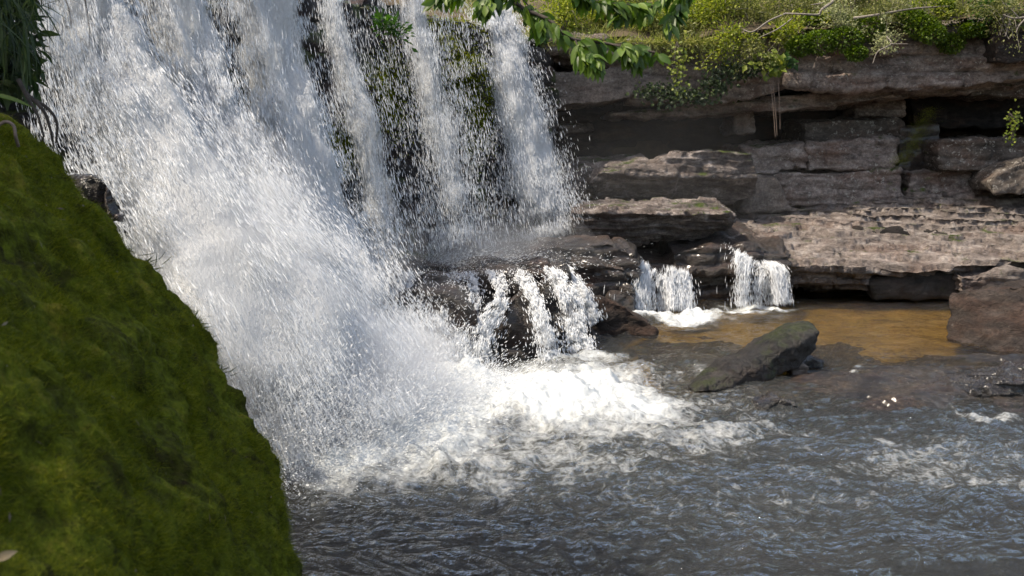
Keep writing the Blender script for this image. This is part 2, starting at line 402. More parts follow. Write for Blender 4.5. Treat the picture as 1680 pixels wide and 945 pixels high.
M = {}
M['cliff'] = rockmat('cliff_rock', (.09, .07, .062), (.28, .225, .20), (.5, .43, .39), lichen=.7, red=.5, moss=.1)
M['pale'] = rockmat('pale_sandstone', (.16, .13, .115), (.28, .235, .205), (.38, .33, .29), lichen=.25, red=.25, bump=.9)
M['lichen'] = rockmat('lichened_rock', (.05, .04, .035), (.12, .10, .085), (.2, .17, .15), lichen=1.0, red=.3)
M['ledge'] = rockmat('ledge_rock', (.10, .083, .075), (.31, .26, .235), (.55, .49, .45), lichen=.3, red=.3, bump=1.0, layer=.8, moss=.02, speck=.6)
M['slab'] = rockmat('slab_rock', (.06, .05, .046), (.20, .165, .15), (.55, .49, .46), lichen=.25, red=.2, bump=.9, layer=.9, moss=.1)
M['wet'] = rockmat('wet_rock', (.012, .011, .011), (.035, .03, .028), (.075, .065, .06), lichen=0, red=.2, rough=.3, spec=.6, bump=.8, coat=.6)
M['wetb'] = rockmat('wet_brown_rock', (.02, .016, .014), (.06, .045, .038), (.11, .088, .078), lichen=0, red=.35, rough=.42, spec=.5, bump=.9, coat=.5)
M['fallrock'] = rockmat('wet_fall_rock', (.012, .011, .012), (.035, .032, .033), (.08, .07, .07), lichen=0, red=.4, rough=.4, spec=.5, bump=.9, moss=.3)
M['brown'] = rockmat('brown_boulder_rock', (.022, .016, .014), (.05, .038, .032), (.10, .08, .07), lichen=.08, red=.25, bump=.9, layer=.25)
M['mossyrock'] = rockmat('half_mossy_rock', (.007, .006, .005), (.020, .017, .015), (.055, .048, .044), lichen=0, red=.1, rough=.5, spec=.4, moss=.3, mossc=((.006, .009, .002), (.028, .034, .006)))
M['shelf'] = rockmat('wet_shelf_rock', (.012, .010, .009), (.038, .029, .022), (.09, .065, .042), lichen=0, red=.2, rough=.2, spec=.7, bump=.8, coat=.3)
M['dark'] = rockmat('recess_shade_rock', (.008, .008, .008), (.022, .019, .018), (.05, .042, .038), lichen=0, red=.2, rough=.9, spec=.2)  # near-black colour carries the shade of the recesses and under the slab
M['bed'] = rockmat('river_bed_rock', (.26, .20, .07), (.5, .39, .15), (.68, .55, .26), lichen=0, red=0, rough=.6, layer=.2)
M['soil'] = plain('soil', (.035, .025, .015), (.10, .075, .04), .95, 6)
M['bark'] = plain('bark', (.10, .085, .07), (.26, .23, .2), .9, 30)
M['darkbark'] = plain('dark_bark', (.02, .015, .012), (.07, .055, .045), .9, 30)
M['root'] = plain('pale_root', (.12, .09, .07), (.28, .2, .16), .9, 60)
M['leaf_dark'] = leafmat('dark_leaf', (.012, .035, .006), (.03, .085, .012), (.07, .15, .02))
M['leaf_yellow'] = leafmat('yellow_green_leaf', (.06, .095, .014), (.18, .23, .03), (.36, .37, .07))
M['leaf_olive'] = leafmat('olive_leaf', (.05, .065, .018), (.12, .135, .04), (.25, .25, .10))
M['leaf_pale'] = leafmat('pale_leaf', (.12, .14, .06), (.26, .28, .14), (.42, .44, .25))
M['leaf_fern'] = leafmat('fern_green_leaf', (.03, .06, .008), (.075, .13, .015), (.16, .22, .03))
M['leaf_creeper'] = leafmat('creeper_leaf', (.015, .03, .012), (.035, .06, .02), (.08, .11, .035))
M['grass'] = leafmat('grass_blade', (.08, .11, .02), (.2, .23, .06), (.38, .36, .14))
M['moss_blade'] = leafmat('moss_frond', (.014, .024, .002), (.10, .125, .007), (.27, .27, .03), trans=.35, gloss=.1, sc=13)
M['moss_wall'] = leafmat('wall_moss', (.05, .065, .006), (.13, .16, .015), (.24, .24, .03), trans=.3, gloss=.1)
M['drop'] = spraymat('water_drop'); M['sheet'] = sheetmat('falling_water'); M['water'] = watermat('river_water')

# moss base with bumps
def mossbase():
    m, nt, out, N, Lk = newmat('moss_cushion'); g = N('NewGeometry'); P = g.outputs['Position']
    n1 = noisen(N, Lk, P, 6, 8, .75, .5); n2 = noisen(N, Lk, P, 40, 4, .7)
    c = ramp(N, Lk, n1, [(.3, (.028, .018, .008)), (.42, (.05, .055, .006)), (.54, (.11, .13, .01)), (.7, (.2, .16, .024))]).outputs[0]
    c = mixc(N, Lk, .8, c, ramp(N, Lk, n2, [(.3, g3(.35)), (.7, g3(1.5))]).outputs[0], 'MULTIPLY')
    b = N('BsdfPrincipled'); Lk(c, b.inputs['Base Color']); b.inputs['Roughness'].default_value = .95; b.inputs['Specular IOR Level'].default_value = .1
    bp = N('Bump'); bp.inputs['Strength'].default_value = 1; bp.inputs['Distance'].default_value = .03; Lk(n2, bp.inputs['Height']); Lk(bp.outputs[0], b.inputs['Normal'])
    Lk(b.outputs[0], out.inputs[0]); return m
M['moss'] = mossbase()

# ================================================================== SETTING
# river bed
gx, gy = np.meshgrid(np.linspace(-14, 16, 260), np.linspace(-14, 22, 300))
P = np.stack([gx.ravel(), gy.ravel(), gx.ravel() * 0], 1)
def bed_depth(P):
    x, y = P[:, 0], P[:, 1]
    d = -.8 + .0 * x
    pool = sstep(.5, 1.9, x - (y - 12) * .1) * sstep(10.5, 12.5, y)           # shallow amber pool on the right
    d = d * (1 - pool) + (-.16) * pool
    d += .07 * fbm(P, .7, 4, 3)
    return d
P[:, 2] = bed_depth(P)
def gridF(ny, nx):
    i, j = np.meshgrid(np.arange(ny - 1), np.arange(nx - 1), indexing='ij'); a = (i * nx + j).ravel()
    return np.stack([a, a + 1, a + nx + 1, a + nx], 1)
tag(mkmesh('river_bed', P, gridF(300, 260), M['bed']), kind='structure')
# ground far around
gx, gy = np.meshgrid(np.linspace(-120, 120, 90), np.linspace(-90, 150, 90))
P = np.stack([gx.ravel(), gy.ravel(), gx.ravel() * 0], 1)
x, y = P[:, 0], P[:, 1]
def terr(x, y):
    back = sstep(18.6, 60, y) * 7 + np.where(y > 18.2, 3.6, 0)
    left = sstep(-6, -40, x) * 6 + np.where((x < -4.6 - (6 - y) * .3) & (y > -3), 4.0, 0)
    return np.maximum(np.maximum(back, left), -1.2)
P[:, 2] = terr(x, y) - .6 + .5 * fbm(P, .15, 3, 5)
P[:, 2] = np.where((y < 18.2) & (y > -14) & (x > -14) & (x < 16), np.where((x < -8), P[:, 2], -1.5), P[:, 2])
tag(mkmesh('ground', P, gridF(90, 90), M['soil']), kind='structure')

# ---- foam map (where the falls churn the river), laid out on the water plane
FOAM = [(850, 670, 420, 90, .62), (640, 760, 260, 60, .6), (800, 650, 300, 52, 1.25), (660, 690, 190, 75, 1.2), (545, 745, 125, 62, 1.0), (950, 668, 210, 38, 1.0), (1075, 650, 95, 26, .8), (1010, 705, 230, 40, .55),
        (820, 795, 75, 26, .52), (700, 765, 190, 26, .7), (900, 745, 220, 40, .5), (1250, 700, 110, 18, .5), (1130, 690, 120, 25, .5), (1090, 519, 75, 5, 1.0), (1240, 503, 80, 5, 1.05),
        (1175, 512, 60, 4, .8), (955, 588, 80, 16, .7), (890, 610, 110, 18, .7), (1385, 612, 60, 10, .55), (1320, 635, 60, 8, .4), (1630, 683, 80, 7, .62), (1470, 720, 70, 14, .45), (1500, 755, 60, 22, .42),
        (1620, 800, 60, 26, .5), (1560, 745, 60, 20, .4), (1050, 760, 260, 60, .33), (600, 810, 120, 25, .3), (1200, 820, 500, 140, .30), (1550, 760, 300, 70, .40), (1150, 715, 270, 42, .5), (950, 760, 300, 60, .42)]
# ---- river water
def waves(P, foam):
    Q = P * np.array([1, 1.7, 1]); Wp = Q + .25 * np.stack([noise(Q, 1.1, 1), noise(Q, 1.1, 2), Q[:, 0] * 0], 1)
    z = .045 * fbm(Wp, 1.2, 3, 20) + .045 * (ridged(Wp, 2.2, 3, 31) - .2) + .014 * fbm(Wp, 8, 3, 50)
    return z
ys = np.concatenate([np.linspace(-14, 3.6, 14)[:-1], 1 / np.linspace(1 / 3.6, 1 / 16.9, 760)])
ss = np.concatenate([np.linspace(-4, -.68, 12)[:-1], np.linspace(-.68, .68, 620), np.linspace(.68, 4, 12)[1:]])
YY, SS = np.meshgrid(ys, ss, indexing='ij')
XX = SS * np.maximum(YY, 3.6)
P = np.stack([XX.ravel(), YY.ravel(), XX.ravel() * 0], 1)
P[:, 0] = np.clip(P[:, 0], -13.5, 15.5)
ok = P[:, 1] > 3
px, py = np.zeros(len(P)), np.full(len(P), 2000.); px[ok], py[ok] = topx(P[ok])
foam = np.zeros(len(P))
wob = np.stack([px / 90, py / 40, py * 0], 1); wx = px + 60 * fbm(wob, 1, 3, 3); wy = py + 18 * fbm(wob, 1, 3, 9)
for fx, fy, rx, ry, s in FOAM:
    q = ((wx - fx) / rx) ** 2 + ((wy - fy) / ry) ** 2; foam = np.maximum(foam, s * np.exp(-q * .9))
z = waves(P, foam)
calm = np.maximum(sstep(1050, 1300, px) * (1 - sstep(560, 640, py)), .6 * sstep(1250, 1400, px) * (1 - sstep(640, 700, py)))
amp = 1 + .5 * sstep(.2, 1, foam) - .55 * calm
near = np.clip(foam, 0, 1)
small = 1 - .85 * (px > 1030) * (py < 540) - .75 * (px > 1300) * (py >= 540)
lump = small * np.maximum(0, fbm(P * np.array([1, 1.25, 1]), 2.1, 4, 71)) * .20 + .05 * np.abs(fbm(P, 7, 3, 75)) + .016 * fbm(P, 22, 2, 77)
P[:, 2] = z * amp + near ** 2 * lump + .05 * near ** 2 * small
tag(mkmesh('river_water', P, gridF(len(ys), len(ss)), M['water'], attrs={'foam': foam, 'deep': 1 - (sstep(.4, 2.0, P[:, 0] - (P[:, 1] - 12) * .1) * sstep(8.6, 9.8, P[:, 1]))}), kind='structure')

# ================================================================== CLIFFS
# cliff behind the falls: a stepped surface from near left to far right
lip = [(-9.5, -3, 4.6), (-7.2, 2.5, 4.6), (-5.9, 6.2, 4.6), (-4.75, 8.9, 4.5), (-3.6, 11.2, 4.45), (-2.2, 13.8, 4.4), (-.9, 15.6, 4.35), (.35, 16.95, 4.25), (.62, 17.9, 4.2), (.5, 20, 4.2)]
lipS = spline(lip, 420)
V = []
nT = 170
T = np.gradient(lipS[:, :2], axis=0); T /= np.linalg.norm(T, axis=1, keepdims=True); Nn = np.stack([T[:, 1], -T[:, 0]], 1)
s01 = np.linspace(0, 1, len(lipS))
foot = np.interp(s01, [0, .3, .55, .75, 1], [1.6, 1.6, 1.35, .9, .2])
prof = np.concatenate([np.linspace(-.25, 0, 24)[:-1], np.linspace(0, 1, nT)])
for k, t in enumerate(prof):
    if t < 0: off = t * 14; zf = 1 + 0 * t
    else: off = t ** 1.3; zf = 1 - t
    zc = lipS[:, 2] * zf - .6 * (1 - zf)
    o = foot * off if t >= 0 else off * np.ones(len(lipS))
    V.append(np.stack([lipS[:, 0] + Nn[:, 0] * o, lipS[:, 1] + Nn[:, 1] * o, zc], 1))
V = np.array(V); ny, nx = V.shape[:2]; V = V.reshape(-1, 3); F = gridF(ny, nx)[:, ::-1]
N_ = vnormals(V, F)
nrm3 = np.tile(np.concatenate([Nn, np.zeros((len(Nn), 1))], 1), (ny, 1))
if (N_ * nrm3).sum() < 0: F = F[:, ::-1]; N_ = -N_
V = V + N_ * (strata_disp(V, .11, .34, 1.1, 5) + .14 * fbm(V, .9, 3, 8) + .04 * fbm(V, 4, 4, 12))[:, None]
fall_cliff = mkmesh('waterfall_cliff', V, F, M['fallrock'])
tag(fall_cliff, 'dark wet stepped rock face behind the falling white water', 'cliff')
FV, FF, FN = V, F, vnormals(V, F)

# far rock cliff on the right: strata, overhang, dark recess
cliff = empty('rock_cliff', (5, 18.5, 0))
tag(cliff, 'layered brown sandstone cliff with a dark overhung recess under the green bank', 'cliff')
# back wall of the recess and everything below
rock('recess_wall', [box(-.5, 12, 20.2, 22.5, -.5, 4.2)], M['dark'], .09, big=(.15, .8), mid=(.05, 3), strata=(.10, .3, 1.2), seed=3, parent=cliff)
ov = [prism([(890, 68), (1300, 55), (1300, 128), (1060, 120), (890, 100)], 17.9, 3.8),
      prism([(1030, 95), (1330, 80), (1330, 130), (1210, 165), (1030, 172)], 17.9, 3.4),
      prism([(1290, 60), (1800, 15), (1800, 120), (1500, 150), (1290, 140)], 17.8, 3.6)]
rock('overhang', ov, M['cliff'], .035, big=(.12, .9), mid=(.045, 3.5), fine=(.012, 13), strata=(.07, .30, 1.4), seed=11, parent=cliff)
rock('cap_ledge', [prism([(868, 66), (1060, 62), (1075, 84), (1000, 96), (872, 90)], 17.45, 3.2, dz=.1)], M['ledge'], .035, big=(.06, 1), mid=(.03, 4), strata=(.05, .12, 1), seed=61, parent=cliff)
rock('pale_block', [prism([(893, 118), (1032, 108), (1048, 158), (1010, 166), (896, 178)], 17.6, 2.4)], M['pale'], .03, big=(.03, 1.4), mid=(.02, 4), fine=(.014, 16), sm=2, seed=14, parent=cliff)
rock('thin_shelf', [prism([(1000, 182), (1180, 176), (1500, 140), (1720, 112), (1720, 140), (1500, 156), (1200, 190), (1000, 196)], 18.4, 2.6)], M['cliff'], .035, big=(.06, 1), mid=(.03, 4), seed=16, strata=(.04, .12, 1.3), parent=cliff)
# recess blocks
rock('recess_block', [prism([(1200, 150), (1238, 146), (1240, 216), (1204, 222)], 19.2, 1.6)], M['cliff'], .035, big=(.04, 1.5), seed=19, parent=cliff)
rock('recess_boulder', [prism([(915, 205), (972, 202), (978, 214), (920, 222)], 19.0, 1.4)], M['slab'], .04, big=(.04, 1.5), seed=20, parent=cliff)
# stacked courses of the lower wall
courses = [([(1318, 198), (1485, 188), (1490, 228), (1320, 236)], 18.9, 'lichen'),
           ([(1215, 240), (1325, 232), (1330, 280), (1240, 288)], 18.55, 'cliff'),
           ([(1322, 232), (1478, 224), (1476, 276), (1325, 282)], 18.5, 'cliff'),
           ([(1238, 286), (1478, 276), (1490, 336), (1240, 346)], 18.45, 'cliff'),
           ([(1400, 150), (1485, 146), (1485, 190), (1400, 198)], 19.3, 'cliff'),
           ([(1590, 120), (1760, 100), (1760, 150), (1590, 162)], 18.5, 'lichen'),
           ([(1490, 160), (1760, 140), (1760, 205), (1500, 212)], 19.4, 'dark'),
           ([(1536, 232), (1680, 224), (1760, 240), (1760, 285), (1545, 282)], 18.2, 'lichen'),
           ([(1490, 280), (1760, 270), (1760, 330), (1490, 335)], 18.5, 'cliff'),
           ([(1476, 210), (1540, 200), (1545, 300), (1470, 300)], 18.9, 'wetb')]
for i, (pl, Y, mt) in enumerate(courses):
    rock('wall_course', [prism(pl, Y, 2.2)], M[mt], .035, big=(.05, 1.3), mid=(.035, 4), fine=(.014, 14), strata=(.03, .22, .9), sm=2, seed=100 + i * 7, parent=cliff)
rock('pillar_foot', [prism([(1228, 292), (1275, 290), (1300, 345), (1215, 348)], 18.0, .8)], M['pale'], .035, big=(.05, 2), seed=33, parent=cliff)
rock('upper_corner', [prism([(1625, 25), (1760, 10), (1760, 100), (1632, 105)], 17.4, 2.4)], M['brown'], .04, big=(.06, 1.3), strata=(.04, .3, 1.5), seed=34, parent=cliff)

# big sloping ledge on the right
lf = [aY(1180, 402, 15.6), aY(1290, 430, 15.35), aY(1420, 438, 15.3), aY(1700, 432, 15.2), aY(1900, 430, 15.2)]
lb = [aY(1215, 348, 18.3), aY(1330, 338, 18.6), aY(1480, 316, 18.6), aY(1700, 308, 18.6), aY(1900, 305, 18.6)]
lo = [p + np.array([0, .25, -.32]) for p in lf] + [p + np.array([0, 0, -1.6]) for p in lb]
h1_ = [lf[0], lf[1], lb[0], lb[1], lo[0], lo[1], lo[5], lo[6]]
h2_ = [lf[1], lf[2], lb[1], lb[2], lo[1], lo[2], lo[6], lo[7]]
h3_ = [lf[2], lf[3], lf[4], lb[2], lb[3], lb[4], lo[2], lo[3], lo[4], lo[7], lo[8], lo[9]]
h4_ = [aY(1290, 432, 15.35), aY(1300, 404, 16), aY(1700, 392, 16), aY(1700, 425, 15.1), aY(1480, 445, 15.15)]
h4_ = h4_ + [p + np.array([0, .5, -.25]) for p in h4_]
rock('rock_ledge', [h1_, h2_, h3_, h4_], M['ledge'], .019, big=(.12, .9), mid=(.05, 3.2), fine=(.016, 11), terrace=(.10, .92), seed=41, sm=2)
tag(bpy.data.objects['rock_ledge'], 'broad sunlit flaky rock ledge sloping down below the cliff on the right', 'rock')
rock('shelf_rock', [prism([(985, 430), (1300, 415), (1300, 520), (985, 530)], 15.45, 3, dz=.45), prism([(1100, 412), (1185, 404), (1300, 415), (1300, 450), (1100, 455)], 15.2, 2, dz=.3)], M['wetb'], .035, big=(.10, 1.2), mid=(.04, 4), strata=(.05, .2, .9), seed=43)
tag(bpy.data.objects['shelf_rock'], 'wet brown rock step carrying the two small cascades', 'rock')
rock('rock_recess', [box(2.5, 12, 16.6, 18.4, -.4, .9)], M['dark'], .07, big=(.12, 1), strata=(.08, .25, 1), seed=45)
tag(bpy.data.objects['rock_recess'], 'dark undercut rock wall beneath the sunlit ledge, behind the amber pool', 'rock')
rock('low_ledge', [prism([(1428, 462), (1470, 450), (1570, 443), (1588, 458), (1580, 488), (1440, 492)], 15.3, 1.2, dz=.05)], M['mossyrock'], .03, big=(.06, 1.5), mid=(.03, 4), seed=47)
tag(bpy.data.objects['low_ledge'], 'low rounded mossy rock at the back edge of the amber pool', 'rock')
rock('flat_rock', [prism([(1575, 450), (1700, 442), (1900, 440), (1900, 500), (1575, 486)], 15.0, 1.5, dz=.05)], M['ledge'], .035, big=(.07, 1.2), strata=(.02, .1, 1), seed=48)
tag(bpy.data.objects['flat_rock'], 'flat brown rock slab directly behind the big square boulder', 'rock')

def prock(name, label, hulls, mat, seed, cat='boulder', group=None, **k):
    o = rock(name, hulls, M[mat], seed=seed, **k); return tag(o, label, cat, group)
# upper humped boulder, its left lit neighbour, flat slab
prock('humped_boulder', 'large humped boulder in front of the dark recess, bright crack along its top',
      [prism([(1040, 288), (1080, 262), (1120, 250), (1185, 247), (1236, 252), (1246, 285), (1236, 318), (1190, 332), (1040, 328)], 17.1, 1.1, dz=.05, shrink=.9, Ys=[17.1, 17.1, 17.1, 17.1, 17.2, 17.2, 17.6, 17.7, 17.6]),
       prism([(968, 300), (985, 280), (1045, 272), (1110, 280), (1100, 320), (985, 326)], 16.7, 1.4, dz=.1, shrink=.9, Ys=[16.7, 16.7, 16.7, 16.8, 17.3, 17.2])], 'slab', 51, voxel=.024, big=(.06, 1.1), mid=(.035, 3.5), fine=(.014, 13), terrace=(.12, .35), ridge=.02, sm=2)
prock('low_boulder', 'low brown boulder behind the humped boulder, beside the right edge of the falls',
      [prism([(925, 285), (960, 272), (1060, 266), (1090, 300), (1000, 332), (925, 330)], 17.4, 1.5, dz=.15)], 'slab', 52, voxel=.035)
prock('flat_slab', 'wide flat-topped slab boulder with a flaky pale top and dark front, right of the falls',
      [prism([(936, 347), (1000, 342), (1100, 348), (1195, 350), (1208, 356), (1190, 378), (1120, 392), (1010, 404), (944, 398)], 15.3, 1.35, dz=.12, shrink=.95, dx=.1, Ys=[15.3, 15.2, 15.1, 15.2, 15.4, 15.7, 15.8, 15.7, 15.6])], 'slab', 53, voxel=.022, big=(.05, 1.2), mid=(.035, 4), fine=(.014, 14), terrace=(.06, .8), ridge=.03, sm=2)
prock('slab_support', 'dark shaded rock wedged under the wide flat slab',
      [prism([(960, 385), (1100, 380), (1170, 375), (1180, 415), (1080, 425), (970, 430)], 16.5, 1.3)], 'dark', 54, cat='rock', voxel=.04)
prock('square_boulder', 'big square brown boulder standing at the right edge beside the amber pool',
      [prism([(1556, 484), (1600, 470), (1700, 462), (1760, 470), (1780, 580), (1640, 582), (1545, 560)], 12.3, 1.1, dz=-.12, shrink=.95, dx=.72, Ys=[12.8, 12.6, 12.3, 12.2, 11.6, 11.7, 12.4])], 'brown', 55, voxel=.022, big=(.06, 1.6), mid=(.035, 4.5), fine=(.014, 13), sm=2)
tb = [aY(1142, 650, 9.7), aY(1170, 620, 10.0), aY(1245, 575, 10.4), aY(1295, 543, 10.6), aY(1330, 538, 10.6), aY(1341, 552, 10.5), aY(1338, 580, 10.5), aY(1310, 612, 10.4), aY(1250, 636, 10.1), aY(1180, 650, 9.8)]
tb = [p + np.array([0, 0, .05]) for p in tb]; tb[0] = tb[0] - np.array([.05, 0, .02])
tb = tb + [np.array([p[0] + .03, p[1] + .42, p[2] - .04]) for p in tb]
prock('tilted_boulder', 'long mossy boulder tilted up out of the water towards the right', [tb], 'mossyrock', 56, voxel=.015, big=(.03, 2), mid=(.025, 6), fine=(.010, 18), sm=1, ridge=.01, step=.012)
prock('pointed_rock', 'dark pointed rock in the pool left of the small cascades',
      [prism([(966, 492), (985, 490), (1020, 500), (1085, 540), (1080, 556), (975, 556), (968, 540)], 12.7, .7, shrink=.8)], 'brown', 57, voxel=.022, big=(.05, 2), mid=(.03, 5), fine=(.01, 14), sm=2)
prock('small_dark_rock', 'small dark rock just right of the tilted boulder', [prism([(1312, 596), (1335, 588), (1352, 594), (1348, 604), (1315, 606)], 10.8, .25)], 'wet', 58, cat='rock', voxel=.012, big=(.015, 4), mid=(.01, 9), fine=(.004, 20))
prock('pale_stone', 'pale grey stone between the tilted boulder and the small dark rock', [prism([(1298, 604), (1316, 596), (1328, 604), (1326, 616), (1300, 618)], 10.45, .2)], 'pale', 59, cat='stone', voxel=.012, big=(.01, 4), mid=(.006, 9), fine=(.003, 20))
prock('black_rock', 'glossy black rock low in the water below the tilted boulder', [prism([(1240, 664), (1275, 652), (1310, 664), (1335, 684), (1300, 692), (1245, 680)], 9.1, .3)], 'wet', 60, cat='rock', voxel=.014, big=(.03, 3), mid=(.02, 8), fine=(.006, 18))
prock('lichened_boulder', 'rounded pale lichen-spotted boulder on top of the ledge at the right edge', [prism([(1625, 300), (1640, 280), (1690, 262), (1760, 262), (1760, 325), (1630, 318)], 17.5, 1.0)], 'lichen', 62, voxel=.03, big=(.05, 1.5))

# wet bedrock shelf in the river (right foreground) as a low heightfield
gx, gy = np.meshgrid(np.linspace(1.6, 6.9, 420), np.linspace(8.7, 12.7, 340))
P = np.stack([gx.ravel(), gy.ravel(), gx.ravel() * 0], 1); x, y = P[:, 0], P[:, 1]
edge = fbm(P, .9, 4, 91) * .35
inx = sstep(2.2, 3.3, x + edge) ; iny = sstep(8.7 - .1 * (x - 3), 9.5, y + edge * 1.1) * (1 - sstep(10.45 + .28 * (x - 3), 11.1 + .28 * (x - 3), y + edge * .5))
zz = -.15 + .18 * inx * iny + .12 * fbm(P * np.array([.6, 1.6, 1]), 1.3, 5, 92)
pp = np.exp(-(((x - 3.75) / .75) ** 2 + ((y - 10.55) / .28) ** 2)); zz -= .13 * pp
pp2 = np.exp(-(((x - 2.75) / .3) ** 2 + ((y - 9.75) / .13) ** 2)); zz -= .06 * pp2
h = zz / .035 + .6 * fbm(P, 2, 2, 95); c = np.floor(h); fr = h - c
zz = zz * .35 + .65 * (c + sstep(.6, 1, fr)) * .035 + .022 * fbm(P * np.array([.6, 1.4, 1]), 6, 4, 93); P[:, 2] = zz
bs = mkmesh('bedrock_shelf', P, gridF(340, 420), M['shelf']); tag(bs, 'wet flat bedrock shelf with shallow amber puddles in front of the square boulder', 'rock')
prock('river_rock', 'low dark rock with ridged top at the right edge of the bedrock shelf', [prism([(1440, 672), (1560, 650), (1640, 625), (1760, 610), (1780, 665), (1600, 680), (1460, 688)], 9.6, .7, dz=-.02)], 'wet', 64, cat='rock', voxel=.018, big=(.04, 2), mid=(.03, 5), fine=(.01, 14), terrace=(.035, .6))

# rocks of the central cascade
prock('upper_shelf', 'wet flat shelf where the right-hand curtain of water lands',
      [prism([(640, 440), (760, 432), (900, 432), (915, 470), (900, 520), (640, 520)], 12.9, 3.4, dz=.02), prism([(880, 402), (1000, 398), (1050, 420), (1050, 520), (880, 520)], 14.2, 2.4, dz=.05)], 'wetb', 71, cat='rock', voxel=.04, big=(.08, 1.3), strata=(.05, .18, .8))
prock('cascade_rock', 'blocky wet rock under the upper edge of the middle cascade', [prism([(745, 455), (800, 446), (848, 450), (856, 500), (800, 528), (748, 512)], 12.2, 1.2)], 'wetb', 72, cat='rock', voxel=.025, sm=2, group='rocks in the middle cascade')
prock('cascade_rock', 'triangular wet rock with sunlit top edge in the middle of the middle cascade', [prism([(775, 570), (820, 505), (862, 474), (890, 498), (902, 595), (775, 612)], 11.5, 1.2)], 'wetb', 73, cat='rock', voxel=.025, sm=2, group='rocks in the middle cascade')
prock('cascade_rock', 'rounded wet rock half hidden in white spray at the left of the middle cascade', [prism([(625, 505), (680, 474), (745, 482), (790, 520), (800, 605), (640, 610)], 11.0, 1.6)], 'wetb', 74, cat='rock', voxel=.03, group='rocks in the middle cascade')
prock('cascade_rock', 'narrow upright wet block at the right end of the middle cascade', [prism([(902, 436), (930, 430), (942, 470), (950, 545), (885, 560), (885, 470)], 12.6, 1.3)], 'wet', 75, cat='rock', voxel=.025, sm=2, group='rocks in the middle cascade')
prock('cascade_rock', 'sloping low wet rock at the foot of the middle cascade beside the pool', [prism([(930, 535), (965, 530), (985, 560), (900, 590), (880, 560)], 12.3, .6)], 'wetb', 76, cat='rock', voxel=.025, group='rocks in the middle cascade')
prock('step_rock', 'dark rock step between the middle cascade and the flat slab', [prism([(940, 425), (1030, 440), (1040, 480), (1030, 530), (945, 540)], 14.0, 1.6, dz=.1)], 'wetb', 77, cat='rock', voxel=.035, strata=(.04, .2, .8))
prock('step_rock', 'small round wet rock left of the left small cascade, behind the pointed rock', [prism([(1000, 485), (1030, 476), (1042, 492), (1040, 520), (1000, 522)], 13.9, .5)], 'wetb', 78, cat='rock', voxel=.025)
prock('ledge_stone', 'black wet stone at the left of the falls above the mossy boulder', [prism([(128, 296), (145, 284), (168, 292), (184, 310), (205, 360), (150, 400)], 6.6, .3, dx=-.25)], 'wet', 79, cat='rock', voxel=.018, big=(.03, 3), sm=2)

# ================================================================== WATERFALL
fall = empty('waterfall', (-2.2, 9.5, 0))
tag(fall, 'tall white waterfall in several curtains and spray dropping into the river at the left', 'waterfall')
STREAMS = [  # centre (px,py,Y,half width px), density, strands
    ([(112, -110, 9.4, 42), (138, 0, 9.3, 44), (182, 130, 9.1, 48), (250, 250, 8.8, 60), (335, 400, 8.4, 90), (430, 540, 8.05, 112), (545, 745, 7.75, 118)], 1.0, 12, .98),
    ([(250, -110, 10.4, 34), (282, 0, 10.3, 40), (320, 130, 10.1, 36), (348, 215, 9.9, 32), (405, 330, 9.6, 46), (488, 470, 9.2, 72), (595, 650, 8.7, 92)], .8, 7, .94),
    ([(345, -100, 10.9, 30), (360, 30, 10.8, 32), (385, 130, 10.7, 32), (415, 260, 10.4, 34), (470, 380, 10.1, 40), (550, 500, 9.8, 50)], .10, 4, .42),
    ([(424, -95, 11.3, 36), (430, 0, 11.3, 40), (450, 130, 11.2, 42), (478, 240, 11.0, 42), (508, 350, 10.8, 42), (560, 460, 10.5, 48), (625, 600, 9.9, 62)], .72, 6, .92),
    ([(535, -80, 12.4, 18), (548, 0, 12.4, 18), (568, 120, 12.3, 30), (595, 210, 12.2, 30), (612, 320, 12.1, 26), (640, 430, 11.9, 26)], .27, 5, .66),
    ([(670, -60, 13.8, 34), (678, 0, 13.8, 35), (697, 110, 13.7, 35), (718, 210, 13.6, 37), (735, 310, 13.4, 36), (752, 410, 13.2, 36)], .26, 6, .60),
    ([(806, 10, 16.5, 30), (816, 45, 16.4, 32), (830, 105, 16.2, 40), (858, 205, 16.0, 44), (876, 300, 15.8, 46), (898, 388, 15.5, 46)], .6, 7, .88),
    ([(60, -60, 8.6, 26), (75, 40, 8.6, 28), (100, 150, 8.5, 34), (150, 280, 8.3, 40), (225, 400, 8.0, 45)], .13, 5, .45),
    ([(600, -60, 13.0, 34), (620, 60, 13.0, 36), (650, 200, 12.9, 40), (680, 330, 12.7, 40), (700, 410, 12.6, 36)], .055, 4, .3),
    ([(740, -40, 14.8, 38), (760, 60, 14.8, 38), (785, 180, 14.7, 40), (805, 300, 14.5, 42), (815, 400, 14.3, 42)], .055, 4, .3),
]
def stream_frames(cps, n=160):
    A = np.array([np.append(aY(a, b, Y), [hw / FPX * Y]) for a, b, Y, hw in cps])
    S = spline(A, n); c = S[:, :3]; hw = np.abs(S[:, 3]); t = unit(np.gradient(c, axis=0))
    # across: horizontal along the lip of the falls
    side = np.tile(np.array([.75, .66, 0]), (n, 1)); side = unit(side - (side * t).sum(1, keepdims=True) * t)
    hw = hw / abs(side[:, 0] - 0).clip(.5)
    out = np.cross(t, side)
    return c, hw, t, side, out
def at(arr, v):
    x = v * (len(arr) - 1); i = np.clip(x.astype(int), 0, len(arr) - 2); f = (x - i)
    return arr[i] * (1 - f)[:, None] + arr[i + 1] * f[:, None] if arr.ndim == 2 else arr[i] * (1 - f) + arr[i + 1] * f
